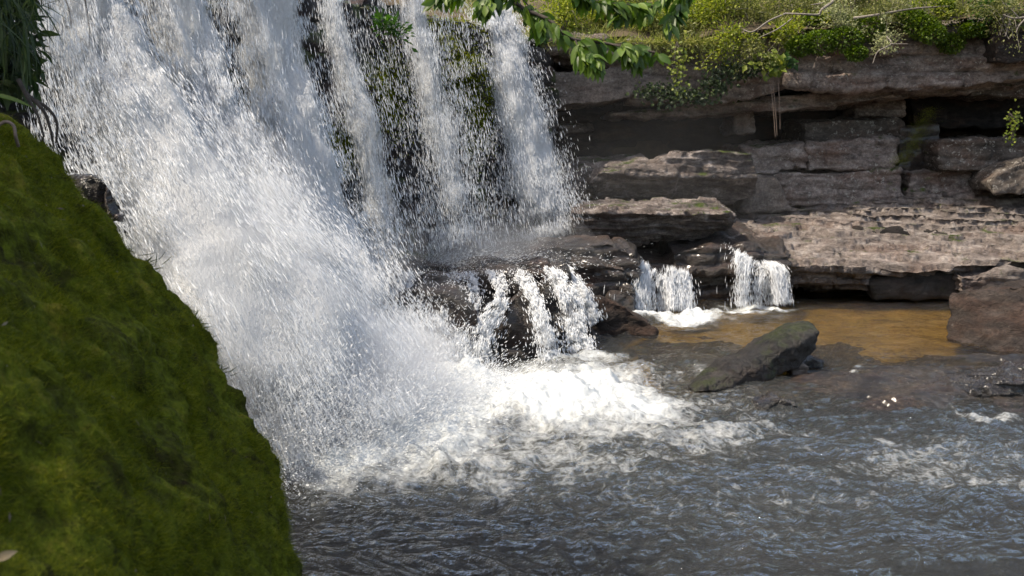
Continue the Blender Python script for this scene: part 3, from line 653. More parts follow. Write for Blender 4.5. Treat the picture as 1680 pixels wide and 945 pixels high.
def spray(cps, n, strands, rr=(.002, .0058), LL=(.03, .13), thick=.18, jit=.075, seed=0, spread=1.0, widen=.5, pws=1.0):
    c, hw, t, side, out = stream_frames(cps)
    m = int(n * 2.2); v = rng.random(m)
    sc = rng.uniform(-.85, .85, strands); ph = rng.uniform(0, 6, strands); pw = rng.uniform(.08, .26, strands) * pws
    k = rng.integers(0, strands, m)
    u = sc[k] + .12 * np.sin(v * 5 + ph[k]) + pw[k] * rng.normal(size=m) * (1 + v)
    loose = rng.random(m) < .15
    u = np.where(loose, rng.normal(size=m) * .58 * spread, u)
    C, H, T_, S_, O_ = at(c, v), at(hw, v), at(t, v), at(side, v), at(out, v)
    # clumps travelling down the fall
    cl = (.35 if pws < .5 else 1) * fbm(np.stack([u * 3 + seed * 9, v * 22, v * 0 + seed], 1), 1.0, 3, seed)
    keep = (rng.random(m) < np.clip(.42 + cl * 1.1, .03, 1)) & (np.abs(u) < 1.9)
    w_ = rng.normal(size=m) * thick * (.6 + v)
    p = C + S_ * (u * H)[:, None] + O_ * w_[:, None]
    d = unit(T_ + jit * rng.normal(size=(m, 3)) + widen * .3 * (u * H)[:, None] * S_)
    p, d = p[keep][:n], d[keep][:n]; q = len(p)
    big_ = rng.random(q) ** 3
    return streaks(p, d, LL[0] + (LL[1] - LL[0]) * rng.random(q) ** 1.5 * (.6 + .8 * big_), rr[0] + (rr[1] - rr[0]) * big_)
def sheet(cps, cover, layer, seed, nu=26, nv=170, bulge=.12):
    c, hw, t, side, out = stream_frames(cps, nv)
    u = np.linspace(-1.12, 1.12, nu); U, Vv = np.meshgrid(u, np.linspace(0, 1, nv))
    P = c[:, None] + side[:, None] * (U * hw[:, None])[..., None]
    Q = np.stack([U.ravel() * 2 + seed * 5, Vv.ravel() * 7, U.ravel() * 0 + layer], 1)
    off = bulge * fbm(Q, 1.0, 4, seed) + (layer - .5) * .16 + .15 * (1 - U.ravel() ** 2) * Vv.ravel()
    P = P.reshape(-1, 3) + np.repeat(out, nu, 0) * off[:, None]
    wid = np.repeat(hw, nu); sa = cover - .75 * np.abs(U.ravel()) ** 2.2 + .04 * Vv.ravel() - .7 * sstep(.84, 1, Vv.ravel())
    ln = np.linalg.norm(np.diff(c, axis=0), axis=1).sum()
    return P, gridF(nv, nu), {'su': U.ravel() * wid + seed * 3 + layer * 11, 'sv': Vv.ravel() * ln + layer * 5, 'sa': sa}
DROPS = 380000; tot = sum(s[1] * s[0][-1][3] for s in STREAMS)
sp = []
for i, (cps, den, st, cov) in enumerate(STREAMS):
    n = int(DROPS * den * cps[-1][3] / tot)
    sp.append((cps, n, st, i))
    if cov > .4:
        for L_ in (0, 1, 2) if cov > .9 else (0, 1):
            P, F, A = sheet(cps, cov - .05 * L_, L_, i)
            mkmesh('water_curtain', P, F, M['sheet'], fall, attrs=A)
P, F = merge([spray(c_, n_, s_, seed=i_) for c_, n_, s_, i_ in sp])
# water dust thrown up where the curtains land
def burst(c0, rad, n, up=.6, vel=(.5, -.3, .4), rr=(.002, .0055), LL=(.012, .045)):
    p = np.array(c0) + rng.normal(size=(n, 3)) * np.array(rad); p[:, 2] = np.abs(p[:, 2])
    d = unit((p - np.array(c0)) * np.array([1, 1, 1.6]) + np.array(vel) + .25 * rng.normal(size=(n, 3)))
    b = rng.random(n) ** 3
    return streaks(p, d, LL[0] + (LL[1] - LL[0]) * rng.random(n), rr[0] + (rr[1] - rr[0]) * b)
bursts = [burst(aZ(545, 745, 0), (.3, .45, .3), 14000), burst(aZ(625, 700, 0), (.36, .45, .30), 20000), burst(aZ(740, 650, 0), (.5, .5, .2), 7000),
          burst(aZ(470, 700, .3), (.25, .5, .5), 11000), burst(aY(600, 570, 10.0), (.28, .4, .3), 7000), burst(aY(880, 405, 15.3), (.5, .4, .10), 3500), burst(aY(740, 428, 13.4), (.8, .5, .07), 7000), burst(aY(680, 530, 10.9), (.35, .3, .25), 1500)]
P2, F2 = merge([(P, F)] + bursts)
tag(mkmesh('flying_spray', P2, F2, M['drop'], fall, smooth=False), kind='stuff')

# middle cascade over the blocky rocks
def cascade(name, label, strm, nd, group, rr=(.003, .008), cov=.55, sheets=True, fine=False):
    P0 = aY(*strm[0][-1][:3]); e = empty(name, (P0[0], P0[1], 0)); tag(e, label, 'cascade', group)
    parts = []
    for i, cps in enumerate(strm):
        if sheets and not fine:
            P, F, A = sheet(cps, cov, 0, 30 + i, 14, 60, .05); mkmesh('water_curtain', P, F, M['sheet'], e, attrs=A)
        parts.append(spray(cps, int(nd / len(strm)), 17 if fine else 6, (.0025, .006) if fine else rr, (.04, .16) if fine else (.02, .09), .03, .05 if fine else .10, seed=50 + i, widen=.2, pws=.16 if fine else .6))
    P, F = merge(parts); tag(mkmesh('flying_spray', P, F, M['drop'], e, smooth=False), kind='stuff'); return e
cascade('cascade', 'wide middle cascade breaking over black rocks between the falls and the pool',
        [[(665, 446, 12.4, 34), (660, 480, 11.4, 44), (645, 540, 10.7, 50), (635, 610, 10.4, 55)],
         [(735, 446, 12.4, 34), (735, 478, 11.4, 36), (715, 550, 10.7, 48), (700, 625, 10.4, 50)],
         [(778, 448, 12.3, 20), (780, 500, 11.6, 18), (765, 560, 11.0, 26), (750, 620, 10.6, 40)],
         [(850, 444, 12.2, 26), (868, 478, 11.5, 18), (890, 530, 11.1, 20), (900, 598, 10.9, 26)],
         [(815, 446, 12.2, 20), (826, 490, 11.5, 14), (800, 545, 11.1, 18), (788, 605, 10.8, 30)],
         [(900, 440, 12.5, 18), (925, 480, 12.1, 24), (940, 540, 11.8, 26), (950, 580, 11.6, 26)],
         [(925, 436, 12.9, 10), (958, 480, 12.6, 10), (978, 530, 12.5, 14)]], 36000, 'small cascades below the falls', cov=.56)
cascade('cascade', 'left one of the two small cascades falling into the amber pool', [[(1070, 440, 14.65, 40), (1066, 455, 14.5, 46), (1064, 480, 14.35, 46), (1062, 514, 14.2, 46)], [(1112, 442, 14.65, 22), (1115, 472, 14.5, 26), (1118, 510, 14.3, 26)]], 9500, 'small cascades below the falls', cov=.3, fine=True)
cascade('cascade', 'right one of the two small cascades, arching from a notch in the ledge', [[(1242, 430, 15.1, 34), (1240, 440, 14.95, 42), (1238, 460, 14.8, 46), (1238, 500, 14.75, 48)], [(1262, 432, 15.1, 14), (1276, 446, 14.9, 14), (1286, 497, 14.75, 16)]], 10500, 'small cascades below the falls', cov=.3, fine=True)

# ================================================================== MIST
def mist(name, cs, dens):
    cs = [(c, tuple(a * k for a in r)) for c, r in cs for k in (1.25, .95, .7, .45)]; dens = [d / 4 * m for d in dens for m in (.5, 1, 1.2, 1.5)]
    bm = bmesh.new()
    for i, (c, r) in enumerate(cs):
        b = bmesh.new(); bmesh.ops.create_icosphere(b, subdivisions=3, radius=1)
        for v in b.verts:
            k = 1 + .18 * math.sin(v.co.x * 3 + i) * math.cos(v.co.z * 4 + i * 2)
            v.co = Vector((v.co.x * r[0] * k, v.co.y * r[1] * k, v.co.z * r[2] * k)) + Vector(c)
        t = bpy.data.meshes.new('t'); b.to_mesh(t); b.free(); bm.from_mesh(t); bpy.data.meshes.remove(t)
        me = bpy.data.meshes.new(name); bm.to_mesh(me); bm.clear()
        for p in me.polygons: p.use_smooth = True
        me.materials.append(mistmat('mist_air', dens[i]))
        o = bpy.data.objects.new(name, me); COL.objects.link(o); tag(o, kind='stuff')
    bm.free()
mist('mist', [(tuple(aY(520, 640, 8.6)), (.9, 1.0, .9)), (tuple(aY(590, 640, 9.2)), (1.0, 1.1, .7)), (tuple(aY(420, 480, 8.6)), (.7, .9, 1.1)), (tuple(aY(705, 655, 9.6)), (.9, .8, .3)),
              (tuple(aY(760, 405, 14.2)), (1.6, 1.5, .45)), (tuple(aY(1050, 300, 15.6)), (3.0, .8, 1.5)), (tuple(aY(590, 450, 11.0)), (.6, .8, .6))],
     [1.6, 1.7, .9, 2.0, .4, .028, .5])

# ================================================================== MOSSY BOULDER (foreground)
cr = [(-60, 180, 3.1), (0, 198, 3.2), (52, 222, 3.3), (100, 268, 3.35), (150, 322, 3.4), (215, 398, 3.5), (265, 448, 3.55), (312, 510, 3.6), (352, 580, 3.6), (400, 665, 3.55), (438, 730, 3.5), (462, 800, 3.35), (474, 880, 3.2), (484, 960, 3.0), (488, 1150, 2.6)]
pts = [aY(*c) for c in cr]
nearp = [aY(-700, 250, 1.7), aY(-900, 600, 1.1), aY(-500, 1000, .95), aY(0, 1500, .95), aY(300, 1500, 1.3), aY(-300, 130, 2.4), aY(-250, 500, 1.75), aY(100, 800, 1.75), aY(50, 480, 2.5)]
backp = [p + np.array([-.5, .6, -.35]) for p in pts] + [np.array([-4, 1, 0]), np.array([-4, 4, 0]), np.array([-.8, 3.4, -.4]), np.array([-.8, 1.4, -.4]), np.array([-4, 4, 2.2])]
V, F = remeshed([pts + nearp + backp], .017)
V = smooth_mesh(V, F, 6); N_ = vnormals(V, F)
V = V + N_ * (.03 * fbm(V, 1.6, 3, 201) + .03 * fbm(V, 5, 3, 202) + .022 * fbm(V, 12, 3, 203) + .010 * ridged(V, 26, 2, 204))[:, None]
N_ = vnormals(V, F)
boulder = mkmesh('mossy_boulder', V, F, M['moss'])
tag(boulder, 'huge steep boulder covered in green moss in the left foreground', 'boulder')
# moss fronds on the side one can see
fc = V[F].mean(1); fn = unit(N_[F[:, 0]] + N_[F[:, 2]]); px, py = topx(fc)
seen = (px > -120) & (px < 560) & (py > 120) & (py < 1050) & (fc[:, 1] > .5) & (((cO - fc) * fn).sum(1) > -.3)
idx = np.where(seen)[0]
def scatter(idx, n):
    i = rng.choice(idx, n); a = rng.random((n, 1)); b = rng.random((n, 1))
    p = (V[F[i, 0]] * (1 - a) + V[F[i, 1]] * a) * (1 - b) + (V[F[i, 3]] * (1 - a) + V[F[i, 2]] * a) * b
    return p, fn[i]
p, n_ = scatter(idx, 230000)
dn = .6 * fbm(p, 3.2, 3, 210) + .7 * fbm(p, 11, 2, 212); kp = rng.random(len(p)) < np.clip(.6 + dn * 2.0, .04, 1); p, n_ = p[kp], n_[kp]
d = unit(n_ * .8 + rdir(len(p)) * .8 + np.array([0, 0, -.25])); L_ = .009 + .026 * rng.random(len(p)) ** 2 + .012 * np.clip(fbm(p, 9, 2, 5), 0, 1)
Pv, Fv = leaves(p - n_ * .003, d, rdir(len(p)), L_, L_ * .32, 1, .2, .1)
tag(mkmesh('moss_fronds', Pv, Fv, M['moss_blade'], boulder), kind='stuff')
p, n_ = scatter(idx, 70)
Pv, Fv = leaves(p + n_ * .012, unit(np.cross(n_, rdir(len(p))) + .2 * n_), n_, rng.uniform(.008, .03, len(p)), rng.uniform(.002, .009, len(p)), 2, .1, .1)
M['litter'] = leafmat('dry_litter', (.05, .03, .015), (.10, .07, .03), (.22, .17, .09), trans=.1)
tag(mkmesh('leaf_litter', Pv, Fv, M['litter'], boulder), kind='stuff')
# little grass tufts on its crest
for i, (a, b, Y, L_, lab) in enumerate([(246, 432, 3.5, .07, 'tiny grass tuft high on the crest of the mossy boulder'), (318, 530, 3.58, .08, 'sparse grass tuft halfway down the crest of the mossy boulder'), (366, 610, 3.58, .06, 'short sparse grass tuft low on the crest of the mossy boulder')]):
    n = [22, 18, 14][i]; c0 = aY(a - 6, b + 2, Y)
    base = c0 + rng.normal(size=(n, 3)) * np.array([.018, .02, .018]); dd = unit(np.array([.8, 0, .35]) + .55 * rng.normal(size=(n, 3)))
    Pv, Fv = leaves(base, dd, rdir(n), L_ * rng.uniform(.6, 1.1, n), .004, 4, .1, .3)
    tag(mkmesh('grass_tuft', Pv, Fv, M['leaf_creeper']), lab, 'grass tuft')
# fallen leaf, blurred, low left
Pv, Fv = leaves(np.array([aY(-8, 918, 1.42)]), np.array([[.9, .1, .35]]), np.array([[.2, -.9, .4]]), .032, .014, 5, .2, .2)
M['dead'] = plain('dead_leaf', (.16, .12, .07), (.28, .22, .13), .7, 20)
tag(mkmesh('fallen_leaf', Pv, Fv, M['dead']), 'pale brown fallen leaf on the moss at the lower left corner', 'leaf')

# ================================================================== PLANTS
def px_path(pts, n=24): return spline([aY(*p) for p in pts], n)
def plant(name, label, cat, pos, size, leafm, n, L, W, stems=6, group=None, flat=.8, up=.25, barkm='bark', branchlen=1.0, seg=2):
    """stems fan out from the base, leaves gather along their outer halves"""
    pos = np.array(pos, float); e = empty(name, pos - np.array([0, 0, size * .5])); tag(e, label, cat, group)
    tubes, lp, ld = [], [], []
    for s in range(stems):
        end = pos + rng.normal(size=3) * np.array([size * .5, size * .4, size * .42 * flat]) * branchlen
        mid_ = (pos + end) / 2 + rng.normal(size=3) * size * .12 + np.array([0, 0, size * .1])
        b0 = pos - np.array([0, 0, size * .5]) + rng.normal(size=3) * size * .08
        path = spline([b0, mid_, end], 9); tubes.append(tube(path, np.linspace(.012, .004, 9) * max(size, .3), 5))
        m = n // stems; t = rng.uniform(.35, 1.05, m); q = at(path, np.clip(t, 0, 1))
        q = q + rng.normal(size=(m, 3)) * size * .16 * np.array([1, 1, flat]); lp.append(q)
        ld.append(unit((q - pos) + rng.normal(size=(m, 3)) * size * .4 + np.array([0, 0, up * size])))
    V_, F_ = merge(tubes); mkmesh('stem', V_, F_, M[barkm], e)
    lp, ld = np.vstack(lp), np.vstack(ld)
    Pv, Fv = leaves(lp, ld, rdir(len(lp), 1.2), L * rng.uniform(.6, 1.2, len(lp)), W * rng.uniform(.7, 1.2, len(lp)), seg)
    mkmesh('foliage', Pv, Fv, M[leafm], e); return e
# bank above the cliff
gx, gy = np.meshgrid(np.linspace(-3, 14, 220), np.linspace(17.6, 27, 130))
P = np.stack([gx.ravel(), gy.ravel(), gx.ravel() * 0], 1)
def bankz(x, y): return 4.2 + .12 * np.clip(x, 0, 12) * .5 + (y - 17.9) * .42
P[:, 2] = bankz(P[:, 0], P[:, 1]) + .12 * fbm(P, 1, 4, 7)
tag(mkmesh('bank_terrain', P, gridF(130, 220), M['soil']), kind='structure')
n = 34000; x = rng.uniform(-1.5, 10.5, n); y = 17.75 + 6 * rng.random(n) ** 1.5; p = np.stack([x, y, x * 0], 1); p[:, 2] = bankz(x, y) + .12 * fbm(p, 1, 4, 7) - .02
kp = rng.random(n) < np.clip(.6 + fbm(p, .8, 2, 31), .1, 1); p = p[kp]; n = len(p)
d = unit(np.array([0, -.25, 1]) + .45 * rng.normal(size=(n, 3)))
Pv, Fv = leaves(p, d, rdir(n), rng.uniform(.08, .26, n), .014, 3, .1, .5)
tag(mkmesh('grass', Pv, Fv, M['grass']), kind='stuff')
n = 1500; x = rng.uniform(.4, 3.5, n); p = np.stack([x, 17.45 + .15 * rng.random(n), x * 0], 1); p[:, 2] = 4.12 + .06 * rng.random(n)
Pv, Fv = leaves(p, unit(np.array([0, -.8, -.1]) + .4 * rng.normal(size=(n, 3))), rdir(n), rng.uniform(.1, .3, n), .012, 3, .1, .6)
tag(mkmesh('hanging_grass', Pv, Fv, M['grass']), kind='stuff')

SH = [(925, 12, 19.5, .55, 'leaf_yellow', 900, .07, .035, 'bright yellow-green bush on the bank just right of the falls'),
      (1030, 8, 20, .5, 'leaf_olive', 700, .07, .03, 'grey-green bush on the bank behind the overhanging leaves'),
      (1085, 48, 18.3, .35, 'leaf_olive', 450, .08, .04, 'low bush at the cliff edge under the overhanging branch'),
      (1150, 22, 18.6, .62, 'leaf_yellow', 1500, .06, .035, 'dense bright yellow-green bush in the middle of the bank'),
      (1235, 30, 18.5, .55, 'leaf_olive', 1100, .055, .025, 'olive bush with tangled twigs right of the yellow-green bush'),
      (1190, -12, 20, .6, 'leaf_yellow', 900, .07, .035, 'tall sunlit bush behind the yellow-green bush at the top edge'),
      (1310, 5, 19, .5, 'leaf_olive', 900, .055, .025, 'dry olive bush behind the crooked bare branch'),
      (1290, 55, 18.0, .30, 'leaf_yellow', 350, .08, .035, 'small plant with bright drooping leaves at the cliff edge above the hanging roots'),
      (1400, -2, 18.8, .55, 'leaf_olive', 900, .055, .028, 'thin sunlit bush above the green fern carpet'),
      (1480, 2, 18.6, .45, 'leaf_pale', 600, .055, .03, 'pale leafy bush over the bright round cushions'),
      (1585, -8, 18.3, .5, 'leaf_olive', 700, .06, .03, 'shaded bush at the top edge above the dark gap'),
      (1110, 66, 17.9, .28, 'leaf_olive', 350, .07, .03, 'small dark-stemmed bush spilling over the edge above the dangling sprig'),
      (1200, 66, 17.8, .30, 'leaf_yellow', 420, .06, .035, 'low yellow-leaved bush between the sprig and the yellowing creeper'),
      (1245, 74, 17.7, .26, 'leaf_olive', 350, .05, .03, 'straggly low bush just above the yellowing creeper'),
      (1375, 22, 17.9, .34, 'leaf_pale', 450, .05, .03, 'pale dry bush just above the right end of the crooked branch'),
      (1440, 20, 17.9, .36, 'leaf_olive', 500, .05, .028, 'olive bush above the dead grey branch'),
      (1530, 8, 17.9, .36, 'leaf_yellow', 450, .05, .03, 'green bush left of the small high round cushion'),
      (1075, 20, 18.4, .42, 'leaf_yellow', 700, .07, .03, 'sunlit bush showing through the end of the overhanging branch'),
      (985, 20, 18.6, .36, 'leaf_yellow', 500, .07, .03, 'lime-green bush in the grass behind the middle of the overhanging branch'),
      (1625, 0, 17.8, .38, 'leaf_dark', 500, .06, .035, 'dark bush over the shaded gap left of the grey forked branch'),
      (1655, 12, 17.3, .45, 'leaf_olive', 500, .055, .03, 'scrubby twiggy bush in the upper right corner')]
for a, b, Y, s, mt, n, L_, W_, lab in SH: plant('shrub', lab, 'bush', aY(a, b + 8, min(Y, 18.6) - .35), s * (1.45 if b < 50 else 1.8), mt, int(n * 2.8), L_, W_, 14, 'bushes along the cliff top')
plant('shrub', 'pale-leaved twiggy shrub hanging over the cliff edge below the fern carpet', 'bush', aY(1455, 68, 17.2), .38, 'leaf_pale', 520, .05, .032, 12, 'bushes along the cliff top', barkm='bark')
def cushion(a, b, Y, r, lab, mt='leaf_fern', n=1100):
    r *= 1.2
    c = aY(a, b, Y); v = rdir(n, .4); q = c + v * r * rng.uniform(.75, 1.05, (n, 1)) * np.array([1.2, .7, .8])
    Pv, Fv = leaves(q, v + .5 * rng.normal(size=(n, 3)), rdir(n, 1), .05 * rng.uniform(.6, 1.2, n), .035, 2)
    th = np.linspace(0, 1, 5)
    V_, F_ = tube(spline([c + np.array([0, r * .5, -r * .5]), c, c + np.array([0, 0, r * .3])], 5), .02, 5)
    e = empty('fern_cushion', c - np.array([0, 0, r])); tag(e, lab, 'fern', 'round fern cushions on the cliff edge')
    mkmesh('stem', V_, F_, M['darkbark'], e); mkmesh('foliage', Pv, Fv, M[mt], e)
CU = [(1312, 76, 17.4, .16, 'bright green fern cushion at the left end of the fern carpet'), (1345, 70, 17.4, .20, 'bright green fern cushion below the crooked bare branch'), (1335, 40, 17.8, .17, 'green fern cushion directly beneath the crooked branch'),
      (1385, 66, 17.4, .22, 'large bright fern cushion in the middle of the fern carpet'), (1372, 36, 17.9, .16, 'fern cushion on the upper row of the fern carpet'), (1425, 48, 17.5, .20, 'bright fern cushion left of the pale twiggy shrub'),
      (1495, 32, 17.6, .17, 'rounded cushion at the top of the bright cluster right of the pale shrub'), (1512, 44, 17.5, .2, 'widest bright cushion right of the pale shrub'), (1530, 56, 17.4, .16, 'lowest bright cushion right of the pale shrub, beside the dark gap'),
      (1548, 10, 17.7, .12, 'small round cushion high beside the dark gap'), (1560, 72, 17.7, .16, 'dull green cushion hanging in the dark gap'), (1590, 50, 17.6, .11, 'left one of two small round cushions in the shaded gap'), (1612, 50, 17.6, .11, 'right one of two small round cushions in the shaded gap'),
      (1405, 88, 17.3, .12, 'small yellowing cushion at the lower rim of the fern carpet')]
for c in CU: cushion(*c)
def creeper(a, b, Y, w_, h_, n, lab, mt='leaf_creeper', L_=.075):
    c = aY(a, b, Y); q = c + np.stack([rng.normal(size=n) * w_, -.12 * rng.random(n), rng.normal(size=n) * h_], 1)
    e = empty('creeper', c); tag(e, lab, 'creeper', 'creepers on the overhang')
    st = [tube(spline([c + np.array([0, .15, h_ * 1.5]), c + np.array([rng.normal() * w_, -.05, 0]), c + np.array([rng.normal() * w_, -.1, -h_ * 1.4])], 7), .006, 4) for _ in range(4)]
    V_, F_ = merge(st); mkmesh('stem', V_, F_, M['darkbark'], e)
    Pv, Fv = leaves(q, unit(np.array([0, -.5, -.6]) + .6 * rng.normal(size=(n, 3))), np.tile([0, -1, .6], (n, 1)), L_ * rng.uniform(.6, 1.2, n), L_ * .8, 2)
    mkmesh('foliage', Pv, Fv, M[mt], e)
for c in [(1085, 150, 17.55, .20, .10, 260, 'dark creeper patch at the lower left of the overhang beside the pale block'), (1130, 158, 17.5, .22, .07, 240, 'dark creeper hanging along the lower rim of the overhang'),
          (1172, 138, 17.5, .14, .12, 240, 'creeper climbing the middle of the overhang above the recess'), (1200, 116, 17.5, .2, .07, 220, 'creeper line rising right across the overhang'), (1240, 108, 17.4, .16, .07, 160, 'thin creeper just left of the yellow-leaved one')]: creeper(*c)
creeper(1262, 104, 17.3, .13, .09, 90, 'creeper with large yellowing leaves above the hanging roots', 'leaf_yellow', .13)
creeper(1290, 102, 17.3, .08, .05, 22, 'few big dark round leaves right of the yellowing creeper', 'leaf_dark', .15)
creeper(1112, 100, 17.0, .08, .22, 110, 'thin yellow-leaved sprig dangling over the overhang left of the creepers', 'leaf_yellow', .07)
creeper(1660, 205, 17.6, .07, .16, 90, 'small green plant growing from the wall at the right edge', 'leaf_yellow', .06)
# hanging roots
for i, (a0, a1, b1) in enumerate([(1262, 1272, 224), (1266, 1275, 222), (1276, 1280, 212)]):
    V_, F_ = tube(px_path([(a0, 122, 17.3), ((a0 + a1) / 2 + 1, 170, 17.3), (a1, b1, 17.35)], 14), .005, 5)
    tag(mkmesh('hanging_root', V_, F_, M['root']), ['left one of three thin roots hanging before the dark recess', 'middle one of three thin roots hanging before the dark recess', 'right and shortest of three thin roots hanging before the dark recess'][i], 'root', 'roots hanging from the overhang')
# bare branches
def branch(lab, paths, r0=.03, mat='bark'):
    V_, F_ = merge([tube(px_path(p), np.linspace(r, r * .45, 24), 6) for p, r in paths])
    tag(mkmesh('bare_branch', V_, F_, M[mat]), lab, 'branch')
branch('crooked pale bare branch over the fern carpet', [([(1375, -6, 17.5), (1362, 6, 17.4), (1348, 16, 17.3), (1342, 24, 17.3), (1315, 23, 17.2), (1288, 22, 17.3)], .03), ([(1350, 5, 17.4), (1330, 8, 17.4)], .015)])
branch('thin grey branch slanting over the middle bush', [([(1290, 22, 17.4), (1262, 34, 17.3), (1235, 52, 17.2), (1218, 48, 17.3)], .02), ([(1300, 30, 17.3), (1275, 48, 17.2), (1245, 62, 17.2)], .015)])
branch('dead grey branch lying above the pale twiggy shrub', [([(1400, 30, 17.4), (1440, 24, 17.3), (1500, 14, 17.4), (1560, 10, 17.5)], .025)])
branch('forked bare twig below the pale twiggy shrub', [([(1455, 60, 16.9), (1462, 72, 16.8), (1440, 85, 16.8), (1432, 104, 16.8)], .014), ([(1462, 72, 16.8), (1490, 72, 16.8)], .01)])
branch('grey forked branch in the upper right corner', [([(1700, 25, 16.6), (1665, 30, 16.5), (1645, 24, 16.5)], .022), ([(1685, 28, 16.5), (1672, 42, 16.5), (1667, 54, 16.5)], .016), ([(1672, 30, 16.5), (1658, 14, 16.5)], .012)])
# moss stripe on the wall
mv = empty('moss_stripe', aY(1505, 230, 18.3)); 
n = 3800; t = rng.random(n); cpt = px_path([(1526, 178, 18.35), (1512, 205, 18.3), (1500, 232, 18.25), (1482, 256, 18.25), (1470, 268, 18.3)], 30)
p = at(cpt, t) + rng.normal(size=(n, 3)) * np.array([.09, .05, .04]); 
Pv, Fv = leaves(p, unit(np.array([0, -.8, .2]) + .6 * rng.normal(size=(n, 3))), rdir(n), .04, .02, 1)
bpy.data.objects.remove(mv)
tag(mkmesh('moss_stripe', Pv, Fv, M['moss_wall']), 'slanting olive moss stripe growing down the right cliff wall', 'moss')
# moss and plants on the face behind the falls
fpx, fpy = topx(FV)
def cliffpatch(a, b, ra, rb, n, mt, lab, L_=.05):
    w_ = np.exp(-((fpx - a) / ra) ** 2 - ((fpy - b) / rb) ** 2) * (FV[:, 1] > 5); i = rng.choice(len(FV), n, p=w_ / w_.sum())
    p = FV[i] + rng.normal(size=(n, 3)) * .03; Pv, Fv = leaves(p + FN[i] * .02, unit(FN[i] + .7 * rng.normal(size=(n, 3)) + np.array([0, 0, -.3])), rdir(n), L_ * rng.uniform(.6, 1.3, n), L_ * .45, 2)
    tag(mkmesh('moss_patch', Pv, Fv, M[mt]), lab, 'moss', 'moss patches behind the falls')
cliffpatch(640, 150, 26, 55, 3500, 'moss_wall', 'olive moss patch on the dark face below the leafy plant, between two thin curtains')
cliffpatch(755, 120, 30, 40, 3500, 'moss_wall', 'bright moss patch left of the right-hand curtain of water')
cliffpatch(560, 235, 22, 30, 1500, 'moss_wall', 'small dark moss patch low between the middle curtains')
cliffpatch(790, 190, 22, 50, 2000, 'moss_wall', 'moss patch low against the left edge of the right-hand curtain')
cliffpatch(745, 40, 40, 30, 2000, 'moss_wall', 'moss patch under the lip behind the overhanging leaves')
plant('fall_plant', 'leafy green plant growing out of the dark face between two curtains of the falls', 'plant', aY(642, 50, 12.6), .34, 'leaf_dark', 170, .10, .045, 6)

# top-left hanging grasses, ferns and roots
gr = empty('hanging_fern', aY(20, 60, 4.2)); tag(gr, 'dark mass of arching grass blades and ferns in the upper left corner', 'plant')
n = 420; base = np.stack([rng.uniform(-90, 50, n), rng.uniform(-90, 90, n)], 1); bp_ = np.array([aY(a, b, Y) for (a, b), Y in zip(base, rng.uniform(3.9, 4.7, n))])
Pv, Fv = leaves(bp_, unit(np.array([.35, -.1, -.15]) + .6 * rng.normal(size=(n, 3))), np.tile([0, 0, 1.], (n, 1)), rng.uniform(.08, .24, n), .010, 6, .2, .9)
mkmesh('grass_blades', Pv, Fv, M['leaf_creeper'], gr)
n = 1100; base = np.stack([rng.uniform(-90, 60, n), rng.uniform(-90, 150, n)], 1); bp_ = np.array([aY(a, b, Y) for (a, b), Y in zip(base, rng.uniform(4.4, 4.8, n))])
Pv, Fv = leaves(bp_, unit(np.array([.2, -.3, -.4]) + .6 * rng.normal(size=(n, 3))), rdir(n, 1), rng.uniform(.05, .12, n), .035, 3)
mkmesh('foliage', Pv, Fv, M['leaf_creeper'], gr)
Pv, Fv = leaves(np.array([aY(-30, 155, 3.4)]), np.array([[1, 0, -.12]]), np.array([[0, -.3, 1.]]), .17, .035, 8, .25, .15)
tag(mkmesh('blade_leaf', Pv, Fv, M['leaf_fern']), 'single broad bright green blade leaf above the mossy boulder', 'leaf')
for i, (pp_, lab) in enumerate([([(30, 130, 3.6), (48, 165, 3.6), (62, 190, 3.6), (72, 225, 3.6)], 'left one of the dark roots dangling at the top of the mossy boulder'), ([(40, 150, 3.7), (70, 180, 3.7), (82, 210, 3.7), (88, 240, 3.7)], 'middle one of the dark roots dangling at the top of the mossy boulder'), ([(45, 160, 3.8), (75, 175, 3.8), (93, 200, 3.8), (92, 235, 3.8)], 'right one of the dark roots dangling at the top of the mossy boulder')]):
    V_, F_ = tube(px_path(pp_), np.linspace(.009, .004, 24), 6); tag(mkmesh('root', V_, F_, M['darkbark']), lab, 'root', 'dark roots by the mossy boulder')
V_, F_ = tube(px_path([(-10, 212, 3.0), (8, 200, 3.0), (22, 206, 3.0), (26, 225, 3.0), (30, 240, 3.02)]), .005, 6); tag(mkmesh('root', V_, F_, M['root']), 'pale curled root lying on top of the mossy boulder', 'root')
for i, (pp_, lab) in enumerate([([(136, -20, 2.6), (142, 15, 2.6), (147, 50, 2.6), (146, 78, 2.6)], 'longer thin twig hanging into view over the left curtain'), ([(100, -20, 2.6), (112, 12, 2.6), (118, 42, 2.6)], 'shorter thin twig hanging into view over the left curtain')]):
    V_, F_ = tube(px_path(pp_), np.linspace(.0018, .0008, 24), 5); tag(mkmesh('twig', V_, F_, M['darkbark']), lab, 'twig')

